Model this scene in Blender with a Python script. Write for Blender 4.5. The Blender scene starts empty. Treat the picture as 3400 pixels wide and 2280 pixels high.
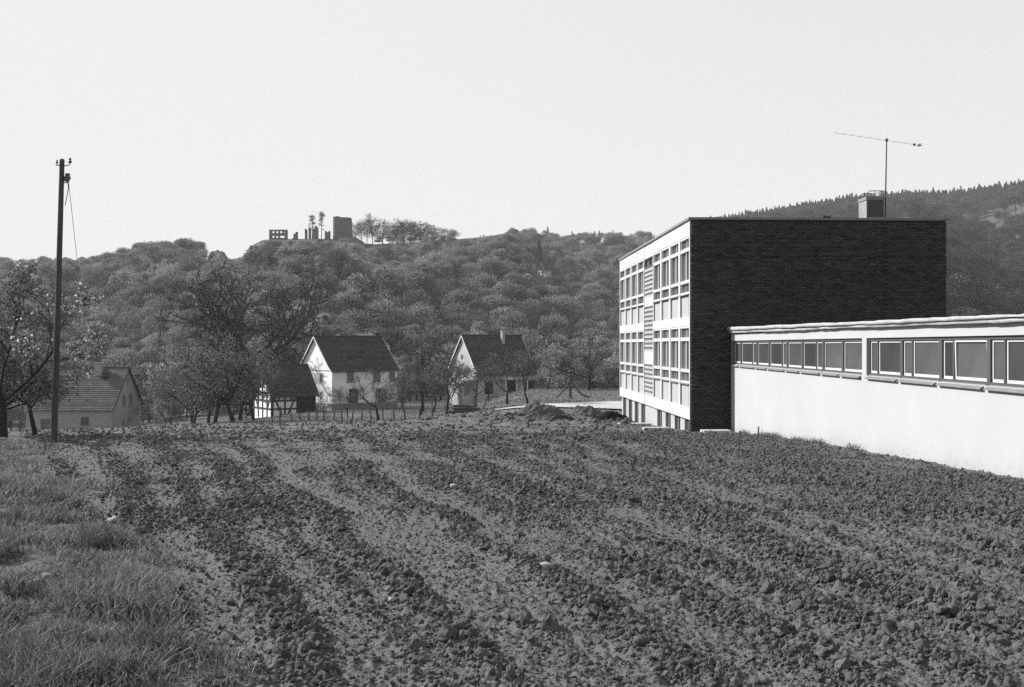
import bpy, math, random
import numpy as np
from mathutils import Vector, Matrix

S = bpy.context.scene
COL = S.collection
R = math.radians
PI = math.pi

# ------------------------------------------------------------------ camera, sky, sun, exposure
cam_d = bpy.data.cameras.new('camera')
cam_d.lens = 36.0
cam_d.sensor_width = 36.0
cam_d.shift_y = 0.0018
cam_d.clip_start = 0.1
cam_d.clip_end = 6000
cam = bpy.data.objects.new('camera', cam_d)
cam.rotation_euler = (R(90), 0, 0)
COL.objects.link(cam)
S.camera = cam

SUN_EL = 32.0
SUN_AZ = -66.0          # degrees from +Y (the view direction), negative = to the left
world = bpy.data.worlds.new('World')
S.world = world
world.use_nodes = True
wn, wl = world.node_tree.nodes, world.node_tree.links
wn.clear()
sky = wn.new('ShaderNodeTexSky')
sky.sky_type = 'NISHITA'
sky.sun_disc = False
sky.sun_elevation = R(SUN_EL)
sky.sun_rotation = R(SUN_AZ)
sky.air_density = 1.0
sky.dust_density = 2.5
bw = wn.new('ShaderNodeRGBToBW')
def wmath(op, a, b):
    n = wn.new('ShaderNodeMath'); n.operation = op
    for i, q in enumerate((a, b)):
        if q is None: continue
        if isinstance(q, (int, float)): n.inputs[i].default_value = q
        else: wl.new(q, n.inputs[i])
    return n.outputs[0]
wl.new(sky.outputs[0], bw.inputs[0])
# black-and-white film: grey sky with the highlights rolled off to paper white
x = wmath('MULTIPLY', bw.outputs[0], -1.0)
x = wmath('EXPONENT', x, None)
x = wmath('SUBTRACT', 1.0, x)
x = wmath('MULTIPLY', x, 4.78)
bg = wn.new('ShaderNodeBackground')
bg.inputs[1].default_value = 0.1
wl.new(x, bg.inputs[0])
wo = wn.new('ShaderNodeOutputWorld')
wl.new(bg.outputs[0], wo.inputs[0])

sd = bpy.data.lights.new('sun', 'SUN')
sd.energy = 5.0
sd.angle = R(0.6)
sd.color = (1, 1, 1)
sun = bpy.data.objects.new('sun', sd)
el, az = R(SUN_EL), R(SUN_AZ)
sdir = Vector((math.sin(az) * math.cos(el), math.cos(az) * math.cos(el), math.sin(el)))
sun.rotation_euler = sdir.to_track_quat('Z', 'Y').to_euler()
sun.location = (-30, 10, 40)
COL.objects.link(sun)

S.view_settings.view_transform = 'Standard'
S.view_settings.look = 'None'
S.view_settings.exposure = 0.85
S.view_settings.gamma = 1.0
S.render.engine = 'CYCLES'
S.cycles.use_denoising = False
S.cycles.max_bounces = 5
S.cycles.diffuse_bounces = 3
S.cycles.glossy_bounces = 2
S.cycles.transmission_bounces = 2
S.cycles.transparent_max_bounces = 4

# ------------------------------------------------------------------ numeric helpers
def hsh(ix, iy, seed):
    ix = np.atleast_1d(ix) if np.ndim(ix) == 0 else ix
    iy = np.atleast_1d(iy) if np.ndim(iy) == 0 else iy
    h = (ix.astype(np.int64) * 374761393 + iy.astype(np.int64) * 668265263 + seed * 1442695041) & 0xFFFFFFFF
    h = ((h ^ (h >> 13)) * 1274126177) & 0xFFFFFFFF
    h = ((h ^ (h >> 16)) * 2246822519) & 0xFFFFFFFF
    h = h ^ (h >> 15)
    return (h & 0xFFFFFF) / float(0x1000000)

def vnoise(x, y, seed=0):
    ix, iy = np.floor(x), np.floor(y)
    fx, fy = x - ix, y - iy
    fx = fx * fx * (3 - 2 * fx); fy = fy * fy * (3 - 2 * fy)
    a, b = hsh(ix, iy, seed), hsh(ix + 1, iy, seed)
    c, d = hsh(ix, iy + 1, seed), hsh(ix + 1, iy + 1, seed)
    return (a * (1 - fx) + b * fx) * (1 - fy) + (c * (1 - fx) + d * fx) * fy

def fbm(x, y, seed=0, oct=4):
    s, a, t = 0.0, 1.0, 0.0
    for i in range(oct):
        s = s + a * vnoise(x * 2 ** i + 13.7 * i, y * 2 ** i - 7.1 * i, seed + i); t += a; a *= 0.5
    return s / t

def sstep(a, b, x):
    t = np.clip((x - a) / (b - a), 0, 1)
    return t * t * (3 - 2 * t)

def table(knots, lo, hi, step, width):
    k = np.array(knots, float)
    xs = np.arange(lo, hi, step)
    ys = np.interp(xs, k[:, 0], k[:, 1])
    n = max(1, int(width / step)) | 1
    p = np.pad(ys, n // 2, mode='edge')
    ys = np.convolve(p, np.ones(n) / n, 'valid')
    return lambda q: np.interp(q, xs, ys)

_zc = table([(-60, -1.3), (0, -1.62), (5, -1.64), (10, -1.9), (17, -2.25), (22, -2.42), (29, -2.72), (39, -3.3), (57, -4.3),
             (72, -5.25), (80, -5.8), (93, -6.5), (124, -7.7), (160, -8.6), (200, -9), (1600, -9)], -60, 1600, .5, 4)
_zr = table([(-60, -1.3), (0, -1.62), (5, -1.64), (10, -1.9), (17, -2.25), (22, -2.42), (29, -2.72), (39, -3.3), (50, -3.9),
             (60, -4.2), (75, -4.3), (100, -4.4), (115, -4.9), (130, -6.5), (160, -8.6), (200, -9), (1600, -9)], -60, 1600, .5, 5)
_t1 = table([(0, 0), (25, 0), (45, .02), (80, .018), (105, .008), (160, .008), (200, .0), (260, 0)], 0, 300, 1, 8)
_t2 = table([(0, 0), (50, 0), (80, .05), (110, .11), (160, .09), (200, .02), (260, 0)], 0, 300, 1, 8)

def G(x, y):
    x = np.asarray(x, float); y = np.asarray(y, float)
    w = sstep(-9, 3, x)
    z = _zc(y) * (1 - w) + _zr(y) * w
    z = z - _t1(np.clip(y, 0, 299)) * np.clip(-x - 5, 0, 75) - _t2(np.clip(y, 0, 299)) * np.clip(-x - 22, 0, 50)
    return z

def gz(x, y): return float(G(x, y))

# pixel of the 3400 px photograph at depth y -> world x (used once, to survey positions)
def ux(u, y): return (u - 1700.0) / 3400.0 * y

# ------------------------------------------------------------------ materials (all grey: black-and-white photograph)
def mat(name, c, rough=.85, var=.15, scale=3.0, bump=0.0, bscale=20.0, attr=False, spec=.25, stretch=(1, 1, 1), inst=0.0, trans=0.0, detail=4):
    m = bpy.data.materials.new(name); m.use_nodes = True
    nt = m.node_tree; n, l = nt.nodes, nt.links
    n.clear()
    out = n.new('ShaderNodeOutputMaterial')
    b = n.new('ShaderNodeBsdfPrincipled')
    b.inputs['Roughness'].default_value = rough
    b.inputs['Specular IOR Level'].default_value = spec
    tc = n.new('ShaderNodeTexCoord')
    mp = n.new('ShaderNodeMapping'); mp.inputs['Scale'].default_value = stretch
    l.new(tc.outputs['Object'], mp.inputs[0])
    def M(op, a, bb):
        q = n.new('ShaderNodeMath'); q.operation = op
        for i, w in enumerate((a, bb)):
            if isinstance(w, (int, float)): q.inputs[i].default_value = w
            else: l.new(w, q.inputs[i])
        return q.outputs[0]
    val = c
    if var:
        nz = n.new('ShaderNodeTexNoise'); nz.inputs['Scale'].default_value = scale; nz.inputs['Detail'].default_value = detail
        l.new(mp.outputs[0], nz.inputs['Vector'])
        val = M('MULTIPLY', M('ADD', M('MULTIPLY', M('SUBTRACT', nz.outputs[0], .5), var * 4), 1.0), c)
    if attr:
        at = n.new('ShaderNodeAttribute'); at.attribute_name = 'tone'
        val = M('MULTIPLY', val, at.outputs['Fac'])
    if inst:
        oi = n.new('ShaderNodeObjectInfo')
        val = M('MULTIPLY', val, M('ADD', M('MULTIPLY', M('SUBTRACT', oi.outputs['Random'], .5), inst * 2), 1.0))
    if isinstance(val, (int, float)):
        b.inputs['Base Color'].default_value = (c, c, c, 1)
    else:
        val = M('MAXIMUM', val, .004)
        cb = n.new('ShaderNodeCombineColor')
        for i in range(3): l.new(val, cb.inputs[i])
        l.new(cb.outputs[0], b.inputs['Base Color'])
    if bump:
        nb = n.new('ShaderNodeTexNoise'); nb.inputs['Scale'].default_value = bscale; nb.inputs['Detail'].default_value = 6
        l.new(mp.outputs[0], nb.inputs['Vector'])
        bp = n.new('ShaderNodeBump'); bp.inputs['Strength'].default_value = 1.0; bp.inputs['Distance'].default_value = bump
        l.new(nb.outputs[0], bp.inputs['Height']); l.new(bp.outputs[0], b.inputs['Normal'])
    if trans:
        tr = n.new('ShaderNodeBsdfTranslucent')
        if isinstance(val, (int, float)): tr.inputs[0].default_value = (c, c, c, 1)
        else: l.new(cb.outputs[0], tr.inputs[0])
        mx = n.new('ShaderNodeMixShader'); mx.inputs[0].default_value = trans
        l.new(b.outputs[0], mx.inputs[1]); l.new(tr.outputs[0], mx.inputs[2]); l.new(mx.outputs[0], out.inputs[0])
    else:
        l.new(b.outputs[0], out.inputs[0])
    return m

M = {}
M['soil'] = mat('soil', .086, .95, .18, 14, .03, 45, attr=True, spec=.1)
M['grass_ground'] = mat('grass_ground', .085, .95, .25, 6, .02, 40, spec=.1)
M['meadow'] = mat('meadow', .11, .95, .3, .35, .08, 3.0, spec=.1, detail=8)
M['forest_floor'] = mat('forest_floor', .07, .95, .3, .08, 0, spec=.05)
M['hill_leaf'] = mat('hill_leaf', .158, .8, 0, attr=True, inst=.6, trans=.3, spec=.1)
M['conifer'] = mat('conifer', .045, .9, 0, attr=True, inst=.3, spec=.1)
M['leaf'] = mat('leaf', .125, .7, 0, attr=True, trans=.3, spec=.15)
M['blossom'] = mat('blossom', .62, .8, 0, attr=True, trans=.35, spec=.1)
M['bark'] = mat('bark', .028, .95, .25, 6, .01, 30, spec=.1)
M['bark_pale'] = mat('bark_pale', .10, .95, .25, 6, spec=.1)
M['blade'] = mat('blade', .135, .6, 0, attr=True, trans=.35, spec=.2)
M['white'] = mat('white_render', .39, .9, .04, 1.3, .002, 60, spec=.2)
M['white_trim'] = mat('white_trim', .42, .7, .03, 4, spec=.25)
M['panel'] = mat('panel', .31, .6, .06, 2, spec=.3)
M['wingwall'] = mat('wing_render', .355, .95, .04, .6, .003, 90, spec=.15, attr=True)
M['brick'] = mat('dark_brick', .037, .85, .25, 14, .004, 60, attr=True, spec=.2, stretch=(1, 1, 3))
M['mortar'] = mat('mortar', .035, .95, .2, 20, spec=.1)
M['glass'] = mat('glass', .12, .05, .35, .8, spec=.6)
M['frost'] = mat('wing_glass', .058, .10, .25, .9, spec=.5, inst=.45)
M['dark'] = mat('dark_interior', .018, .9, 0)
M['curtain'] = mat('curtain', .30, .9, .1, 3)
M['frame_dark'] = mat('frame_dark', .06, .6, .1, 5)
M['frame_grey'] = mat('frame_grey', .16, .7, .12, 4)
M['concrete'] = mat('concrete', .31, .9, .12, 3, .003, 40)
M['roofedge'] = mat('roofing_edge', .30, .8, .2, 3, .01, 14)
M['tar'] = mat('roofing_felt', .05, .9, .15, 3)
M['metal'] = mat('dark_metal', .05, .5, .1, 5, spec=.4)
M['tile_dark'] = mat('tile_dark', .042, .9, .25, 1.6, attr=True, spec=.1)
M['tile_grey'] = mat('tile_grey', .09, .9, .18, 1.2, attr=True, spec=.15)
M['plaster'] = mat('plaster', .5, .95, .08, .8)
M['plaster_old'] = mat('plaster_old', .62, .95, .14, .9)
M['greywall'] = mat('grey_brick', .26, .95, .2, 2.5, .01, 12)
M['stone'] = mat('ruin_stone', .085, .95, .25, .5, .1, 2)
M['rock'] = mat('rock', .07, .95, .3, .15, .2, .8)
M['timber'] = mat('timber', .028, .9, .2, 6)
M['wood'] = mat('weathered_wood', .07, .9, .25, 9, .006, 40)
M['pole'] = mat('pole_wood', .05, .9, .3, 5, .01, 30, stretch=(1, 1, .1))
M['heap'] = mat('heap_soil', .075, .95, .25, 3, .05, 12, spec=.1)
M['path'] = mat('path_gravel', .36, .95, .18, .8, .02, 10, spec=.1)
M['car'] = mat('car_paint', .75, .3, 0, spec=.5)
M['rubber'] = mat('rubber', .02, .8, 0)
M['porcelain'] = mat('porcelain', .06, .3, 0, spec=.5)
M['straw'] = mat('straw', .34, .8, 0, attr=True, trans=.2)

# ------------------------------------------------------------------ object helpers
def tag(o, label=None, cat=None, group=None, kind=None):
    if label: o['label'] = label
    if cat: o['category'] = cat
    if group: o['group'] = group
    if kind: o['kind'] = kind
    return o

def empty(name, loc, rz=0):
    o = bpy.data.objects.new(name, None)
    o.location = loc; o.rotation_euler = (0, 0, rz); o.empty_display_size = .3
    COL.objects.link(o); return o

def link(name, me, m, parent=None):
    o = bpy.data.objects.new(name, me)
    if m is not None and not me.materials: me.materials.append(m)
    COL.objects.link(o)
    if parent is not None: o.parent = parent
    return o

def np_mesh(name, V, F, tone=None, smooth=False):
    V = np.ascontiguousarray(V, np.float32); F = np.ascontiguousarray(F, np.int32)
    me = bpy.data.meshes.new(name)
    k = F.shape[1]
    me.vertices.add(len(V)); me.vertices.foreach_set('co', V.ravel())
    me.loops.add(F.size); me.loops.foreach_set('vertex_index', F.ravel())
    me.polygons.add(len(F))
    me.polygons.foreach_set('loop_start', np.arange(0, F.size, k, dtype=np.int32))
    me.polygons.foreach_set('loop_total', np.full(len(F), k, np.int32))
    if smooth: me.polygons.foreach_set('use_smooth', np.ones(len(F), bool))
    if tone is not None:
        a = me.attributes.new('tone', 'FLOAT', 'POINT')
        a.data.foreach_set('value', np.ascontiguousarray(tone, np.float32))
    me.update(calc_edges=True)
    me.validate()
    return me

class MB:
    def __init__(s): s.v = []; s.f = []; s.t = []
    def add(s, vs, fs, tone=1.0):
        b = len(s.v); s.v += [tuple(v) for v in vs]; s.f += [tuple(i + b for i in f) for f in fs]
        s.t += [tone] * len(vs)
        return s
    def box(s, x0, x1, y0, y1, z0, z1, tone=1.0):
        return s.add([(x0, y0, z0), (x1, y0, z0), (x1, y1, z0), (x0, y1, z0), (x0, y0, z1), (x1, y0, z1), (x1, y1, z1), (x0, y1, z1)],
                     [(0, 3, 2, 1), (4, 5, 6, 7), (0, 1, 5, 4), (1, 2, 6, 5), (2, 3, 7, 6), (3, 0, 4, 7)], tone)
    def beam(s, a, b, w, d, nrm):
        """bar from a to b, width w in the plane, depth d along nrm (centred)"""
        a, b, nrm = Vector(a), Vector(b), Vector(nrm).normalized()
        t = (b - a).normalized(); q = t.cross(nrm).normalized() * (w / 2); k = nrm * (d / 2)
        vs = [a - q - k, a + q - k, a + q + k, a - q + k, b - q - k, b + q - k, b + q + k, b - q + k]
        return s.add(vs, [(0, 3, 2, 1), (4, 5, 6, 7), (0, 1, 5, 4), (1, 2, 6, 5), (2, 3, 7, 6), (3, 0, 4, 7)])
    def tube(s, pts, rad, n=6, tone=1.0, cap=True):
        pts = [Vector(p) for p in pts]
        if not hasattr(rad, '__len__'): rad = [rad] * len(pts)
        ring = []
        up = Vector((0.31, 0.17, 0.93))
        vs = []
        for i, p in enumerate(pts):
            t = (pts[min(i + 1, len(pts) - 1)] - pts[max(i - 1, 0)])
            if t.length < 1e-9: t = Vector((0, 0, 1))
            t.normalize()
            q = t.cross(up)
            if q.length < .05: q = t.cross(Vector((1, 0, 0)))
            q.normalize(); w = t.cross(q)
            for k in range(n):
                a = 2 * PI * k / n
                vs.append(p + (q * math.cos(a) + w * math.sin(a)) * rad[i])
        fs = []
        for i in range(len(pts) - 1):
            for k in range(n):
                fs.append((i * n + k, i * n + (k + 1) % n, (i + 1) * n + (k + 1) % n, (i + 1) * n + k))
        if cap:
            fs.append(tuple(range(n - 1, -1, -1))); fs.append(tuple((len(pts) - 1) * n + k for k in range(n)))
        return s.add(vs, fs, tone)
    def prism(s, poly, ax, a0, a1):
        """poly of 2-D points extruded along axis ax ('x': poly is (y,z); 'y': (x,z); 'z': (x,y))"""
        n = len(poly)
        def P(q, a):
            return {'x': (a, q[0], q[1]), 'y': (q[0], a, q[1]), 'z': (q[0], q[1], a)}[ax]
        vs = [P(q, a0) for q in poly] + [P(q, a1) for q in poly]
        fs = [(i, (i + 1) % n, n + (i + 1) % n, n + i) for i in range(n)] + [tuple(range(n - 1, -1, -1)), tuple(range(n, 2 * n))]
        return s.add(vs, fs)
    def mesh(s, name, dz=0.0, smooth=False):
        me = bpy.data.meshes.new(name)
        me.from_pydata([(v[0], v[1], v[2] + dz) for v in s.v], [], s.f)
        if any(abs(t - 1) > 1e-6 for t in s.t) or True:
            a = me.attributes.new('tone', 'FLOAT', 'POINT'); a.data.foreach_set('value', np.array(s.t, np.float32))
        if smooth:
            me.polygons.foreach_set('use_smooth', np.ones(len(me.polygons), bool))
        me.update()
        import bmesh
        bm = bmesh.new(); bm.from_mesh(me); bmesh.ops.recalc_face_normals(bm, faces=bm.faces); bm.to_mesh(me); bm.free()
        return me
    def build(s, name, m, parent=None, dz=0.0, smooth=False):
        return link(name, s.mesh(name, dz, smooth), m, parent)

def copy_tree(o, parent=None):
    c = o.copy(); COL.objects.link(c); c.parent = parent
    for ch in list(o.children): copy_tree(ch, c)
    return c

# ------------------------------------------------------------------ terrain: far ground
def grid_faces(nr, nc):
    i = np.arange(nr - 1)[:, None] * nc + np.arange(nc - 1)[None, :]
    i = i.ravel()
    return np.stack([i, i + 1, i + nc + 1, i + nc], 1)

FAN = .66      # half-width of the finely modelled foreground (x / y)
def in_fan(x, y): return (y > 3.4) & (y < 77) & (np.abs(x) < FAN * y)

xs = np.arange(-150, 190.1, 1.6); ys = np.arange(-45, 205, 1.6)
X, Y = np.meshgrid(xs, ys)
Z = G(X, Y) + (fbm(X * .4, Y * .4, 5, 3) - .5) * .12
Z = np.where((Y > 5.4) & (Y < 75) & (np.abs(X) < FAN * Y - 2.0), Z - .35, Z)
ground = link('ground', np_mesh('ground', np.stack([X, Y, Z], -1).reshape(-1, 3), grid_faces(len(ys), len(xs)), smooth=True), M['meadow'])
tag(ground, kind='structure')

# ------------------------------------------------------------------ terrain: ploughed field and grass bank
def bank_x(y):        # edge between the grass bank (left) and the tilled soil
    return -1.43 - .51 * (y - 5) + .35 * np.sin(y * .9) * np.minimum(1, y / 12) + (vnoise(y * 1.7, y * 0, 3) - .5) * .5

def rowc(x, y):       # row coordinate of the fanning tillage strips
    return (x + .33 * (y - 5)) / (1 + .06 * (y - 5))

def row_density(x, y):
    r = rowc(x, y) + (fbm(x * .5, y * .5, 21, 2) - .5) * .30
    al = y / (1 + .02 * y)
    st = fbm(r * 2.3, al * .16, 23, 2)
    st2 = fbm(r * 5.0 + 9, al * .35, 27, 2)
    patch = fbm(x * .7 + 5, y * .5, 33, 3)
    sn = np.sin(r * 2 * PI / .52 + 1.3 * np.sin(r * 1.9) + .9)
    d = np.clip(.34 + .34 * sn + (st - .5) * 1.3 + (st2 - .5) * 1.2 + (patch - .5) * 1.2 - .14 * (1 - sstep(4.5, 8, y)), .02, 1)
    farm = sstep(26, 44, y)
    d = d * (1 - farm) + farm * np.clip(.38 + (patch - .5) * 1.6, 0.05, .8)
    rgt = sstep(1.5, 5.5, x - .02 * y) * sstep(8, 14, y)
    return d * (1 - rgt * .7) + rgt * .7 * np.clip(.55 + (patch - .5) * 1.2, 0, 1)

def clods(x, y, cell, dens, rlo, rhi, asp, seed):
    out = np.zeros_like(x)
    cx, cy = np.floor(x / cell), np.floor(y / cell)
    for dx in (-1, 0, 1):
        for dy in (-1, 0, 1):
            ix, iy = cx + dx, cy + dy
            px = (ix + .15 + .7 * hsh(ix, iy, seed)) * cell
            py = (iy + .15 + .7 * hsh(ix, iy, seed + 1)) * cell
            k = hsh(ix, iy, seed + 2)
            r = cell * (rlo + (rhi - rlo) * hsh(ix, iy, seed + 3) ** 1.6)
            d2 = ((x - px) ** 2 + (y - py) ** 2) / (r * r)
            h = np.sqrt(np.clip(1 - d2, 0, 1)) * r * asp * (.6 + .8 * hsh(ix, iy, seed + 4))
            out = np.maximum(out, np.where(k < dens, h, 0))
    return out

NR, NC = 800, 700
yy = 3.45 * (77 / 3.45) ** np.linspace(0, 1, NR)
aa = np.linspace(-FAN, FAN, NC)
A, YY = np.meshgrid(aa, yy)
XX = A * YY
edge = XX - bank_x(YY)                                   # >0: soil
soilw = sstep(-.25, .35, edge)
D = row_density(XX, YY) * soilw
base = G(XX, YY)
wx = XX + (fbm(XX * 9, YY * 9, 71, 2) - .5) * .07
wy = YY + (fbm(XX * 9, YY * 9, 75, 2) - .5) * .07
nearw = 1 - sstep(30, 60, YY) * .55
h = (fbm(XX * .9, YY * .9, 8, 3) - .5) * .10
h += soilw * D * .030
h += soilw * nearw * clods(wx, wy, .15, D * .6, .20, .46, .65, 131)
h += soilw * clods(wx, wy, .085, .12 + D * .6, .25, .5, .65, 161)
bil = np.abs(fbm(XX * 13, YY * 13, 55, 3) - .5) * 2
h += soilw * (.6 + .4 * D) * (.5 - bil) * .060
h += soilw * (fbm(XX * 34, YY * 34, 57, 2) - .5) * .020 * (1 - sstep(10, 22, YY))
# churned ground towards the building site
ch = sstep(40, 47, YY) * (1 - sstep(60, 66, YY)) * sstep(-9, -3, XX) * (1 - sstep(5.2, 6.4, XX))
h += ch * (np.maximum(0, fbm(XX * .55, YY * .55, 91, 4) - .42) * .8)
# tractor tread left of the first strip
tx = -1.5 - .43 * (YY - 5.75) + .05 * np.sin(YY * 2)
tw = np.exp(-((XX - tx) / .16) ** 2) * sstep(4.5, 5, YY) * (1 - sstep(10.5, 11.5, YY))
lug = np.sin((YY + .5 * (XX - tx)) * 2 * PI / .145 + 2 * fbm(XX * 3, YY * 3, 15, 2))
h += tw * (lug * .030 - .015)
# rough grass bank
h += (1 - soilw) * ((fbm(XX * 1.6, YY * 1.6, 44, 4) - .45) * .22 + .03)
ZZ = base + h
clear = sstep(6.9, 7.2, XX) * sstep(38.4, 38.9, YY)       # stay clear of the school's footings
ZZ = np.where(clear > .5, base - .2, ZZ)
tone = .93 + .32 * (1 - D) * (.6 + .8 * fbm(XX * 1.3, YY * 1.3, 61, 3)) + .30 * (fbm(XX * 16, YY * 16, 66, 2) - .5)
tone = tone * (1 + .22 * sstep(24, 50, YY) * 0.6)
V = np.stack([XX, YY, ZZ], -1).reshape(-1, 3)
F = grid_faces(NR, NC)
ef = edge.reshape(-1)[F].mean(1)
def sub(Fs):
    u, inv = np.unique(Fs, return_inverse=True)
    return V[u], inv.reshape(Fs.shape), tone.reshape(-1)[u]
v_, f_, t_ = sub(F[ef >= 0])
tag(link('field', np_mesh('field', v_, f_, t_, smooth=True), M['soil']), kind='structure')
v_, f_, t_ = sub(F[ef < 0])
tag(link('grass_bank', np_mesh('grass_bank', v_, f_, smooth=True), M['grass_ground']), kind='structure')

def field_h(x, y):     # height of the modelled foreground at scattered points
    fi = np.clip(np.log(np.asarray(y) / 3.45) / np.log(77 / 3.45) * (NR - 1), 0, NR - 1)
    fj = np.clip((np.asarray(x) / np.asarray(y) + FAN) / (2 * FAN) * (NC - 1), 0, NC - 1)
    return ZZ[np.round(fi).astype(int), np.round(fj).astype(int)]

# loose clods lying on the strips
rng = np.random.default_rng(7)
def ico(sub):
    import bmesh
    bm = bmesh.new(); bmesh.ops.create_icosphere(bm, subdivisions=sub, radius=1.0)
    v = np.array([q.co[:] for q in bm.verts]); f = np.array([[q.index for q in p.verts] for p in bm.faces]); bm.free()
    return v, f
def scatter_lumps(px, py, pz, size, sub, seed, flat=.7):
    rg = np.random.default_rng(seed)
    v0, f0 = ico(sub)
    n = len(px); k = len(v0)
    a = rg.uniform(0, 2 * PI, n); ca, sa = np.cos(a)[:, None], np.sin(a)[:, None]
    sc = rg.uniform(.7, 1.35, (n, 1, 3)) * np.array([1, 1, flat])
    disp = 1 + .42 * (hsh(np.arange(n)[:, None] * 7 + (v0[:, 0] * 5).round()[None], (v0[:, 1] * 5 + v0[:, 2] * 11).round()[None] + np.zeros((n, 1)), seed) - .5) * 2
    vv = v0[None] * disp[..., None] * sc * size[:, None, None]
    x_ = vv[..., 0] * ca - vv[..., 1] * sa; y_ = vv[..., 0] * sa + vv[..., 1] * ca
    vv = np.stack([x_ + px[:, None], y_ + py[:, None], vv[..., 2] + pz[:, None]], -1)
    ff = f0[None] + (np.arange(n) * k)[:, None, None]
    tn = np.repeat(rg.uniform(.8, 1.2, n), k)
    return vv.reshape(-1, 3), ff.reshape(-1, 3), tn
# ------------------------------------------------------------------ terrain: hills
def A_(x): return (x * 1.45423 - 1700) / 3400.0            # photograph column (2338 px wide) -> tangent of azimuth
def E_(y): return (1147 - y * 1.45423) / 3400.0
SKY = [(-1500, 600, 420, 7), (-300, 588, 420, 7), (10, 584, 420, 7), (150, 582, 430, 7), (260, 573, 430, 7), (300, 561, 430, 7), (340, 550, 440, 7),
       (400, 545, 440, 7), (452, 546, 440, 7), (470, 563, 445, 6), (484, 571, 445, 1), (500, 572, 446, 0), (512, 578, 447, 0), (524, 592, 448, 0), (545, 589, 450, 0),
       (558, 582, 450, 0), (570, 563, 450, 0), (600, 547, 450, 0), (640, 546, 450, 0), (700, 545, 450, 0), (755, 545, 450, 0), (790, 548, 450, 0), (830, 556, 452, 0),
       (870, 556, 456, 0), (1000, 549, 480, 0), (1050, 545, 520, 0), (1100, 541, 560, 0), (1150, 533, 600, 0), (1170, 520, 610, 6), (1240, 523, 620, 7),
       (1300, 530, 630, 7), (1400, 528, 640, 7), (1500, 529, 660, 7), (1560, 515, 720, 8), (1660, 492, 800, 10), (1750, 479, 820, 10), (1850, 462, 820, 10), (1950, 447, 800, 10),
       (2100, 436, 780, 10), (2200, 430, 760, 10), (2337, 414, 740, 10), (2700, 395, 720, 10), (4200, 420, 700, 10)]
sk = np.array(SKY, float)
skA = A_(sk[:, 0]); skE = E_(sk[:, 1]); skY = sk[:, 2]; skT = sk[:, 3]
def sky_e(a): return np.interp(a, skA, skE)
def ridge_y(a): return np.interp(a, skA, skY)
def hill(x, y):
    a = x / y
    yr = ridge_y(a)
    zr = sky_e(a) * yr - np.interp(a, skA, skT)
    yf = 185 + 26 * np.sin(a * 9 + 1.0) + 20 * (vnoise(a * 14, a * 0, 77) - .5)
    t = np.clip((y - yf) / (yr - yf), 0, 1)
    sp = np.sin(a * 21 + .6 + t * 1.6) * .6 + np.sin(a * 43 + 2 + t * 2.5) * .4
    p = np.clip(t ** 1.05 + .10 * sp * np.sin(PI * t) * (1 - .4 * t), 0, 1)
    z = -9.3 + (zr + 9.3) * p
    z = z + (fbm(x * .02, y * .02, 88, 3) - .5) * 16 * np.sin(PI * np.clip(t, 0, 1))
    back = np.maximum(y - yr, 0)
    return z - back * .22
ha = np.concatenate([np.linspace(-1.5, -.56, 60), np.linspace(-.555, .555, 330), np.linspace(.56, 1.5, 60)])
hy = np.concatenate([np.linspace(150, 700, 150), np.linspace(710, 1400, 40)])
HA, HY = np.meshgrid(ha, hy)
HX = HA * HY
HZ = hill(HX, HY)
gfix = sstep(175, 205, HY)
HZ = np.where(HY < 205, G(HX, np.minimum(HY, 200)) * (1 - gfix) + HZ * gfix - .25 * (1 - gfix), HZ)
tag(link('hillside', np_mesh('hillside', np.stack([HX, HY, HZ], -1).reshape(-1, 3), grid_faces(len(hy), len(ha)), smooth=True), M['forest_floor']), kind='structure')
def hz(x, y): return float(hill(np.array(float(x)), np.array(float(y))))

# ------------------------------------------------------------------ leaves
def leaf_quads(P, size, seed, tone_lo=.6, tone_hi=1.3, asp=.75, N=None, align=0.0):
    rg = np.random.default_rng(seed)
    n = len(P)
    d = rg.normal(size=(n, 3)); d /= np.linalg.norm(d, axis=1, keepdims=True)
    if N is not None and align: d = d * (1 - align) + N * align; d /= np.linalg.norm(d, axis=1, keepdims=True) + 1e-9
    q = np.cross(d, rg.normal(size=(n, 3))); q /= np.linalg.norm(q, axis=1, keepdims=True) + 1e-9
    w = np.cross(d, q)
    s = (np.asarray(size) * rg.uniform(.6, 1.3, n))[:, None]
    q = q * s; w = w * s * asp
    V = np.stack([P - q, P + w * .9, P + q, P - w * .9], 1).reshape(-1, 3)
    F = np.arange(n * 4).reshape(-1, 4)
    t = np.repeat(rg.uniform(tone_lo, tone_hi, n), 4)
    return V, F, t

def joinq(parts):
    Vs, Fs, Ts, b = [], [], [], 0
    for V, F, t in parts:
        Vs.append(V); Fs.append(F + b); Ts.append(t); b += len(V)
    return np.concatenate(Vs), np.concatenate(Fs), np.concatenate(Ts)

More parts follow.
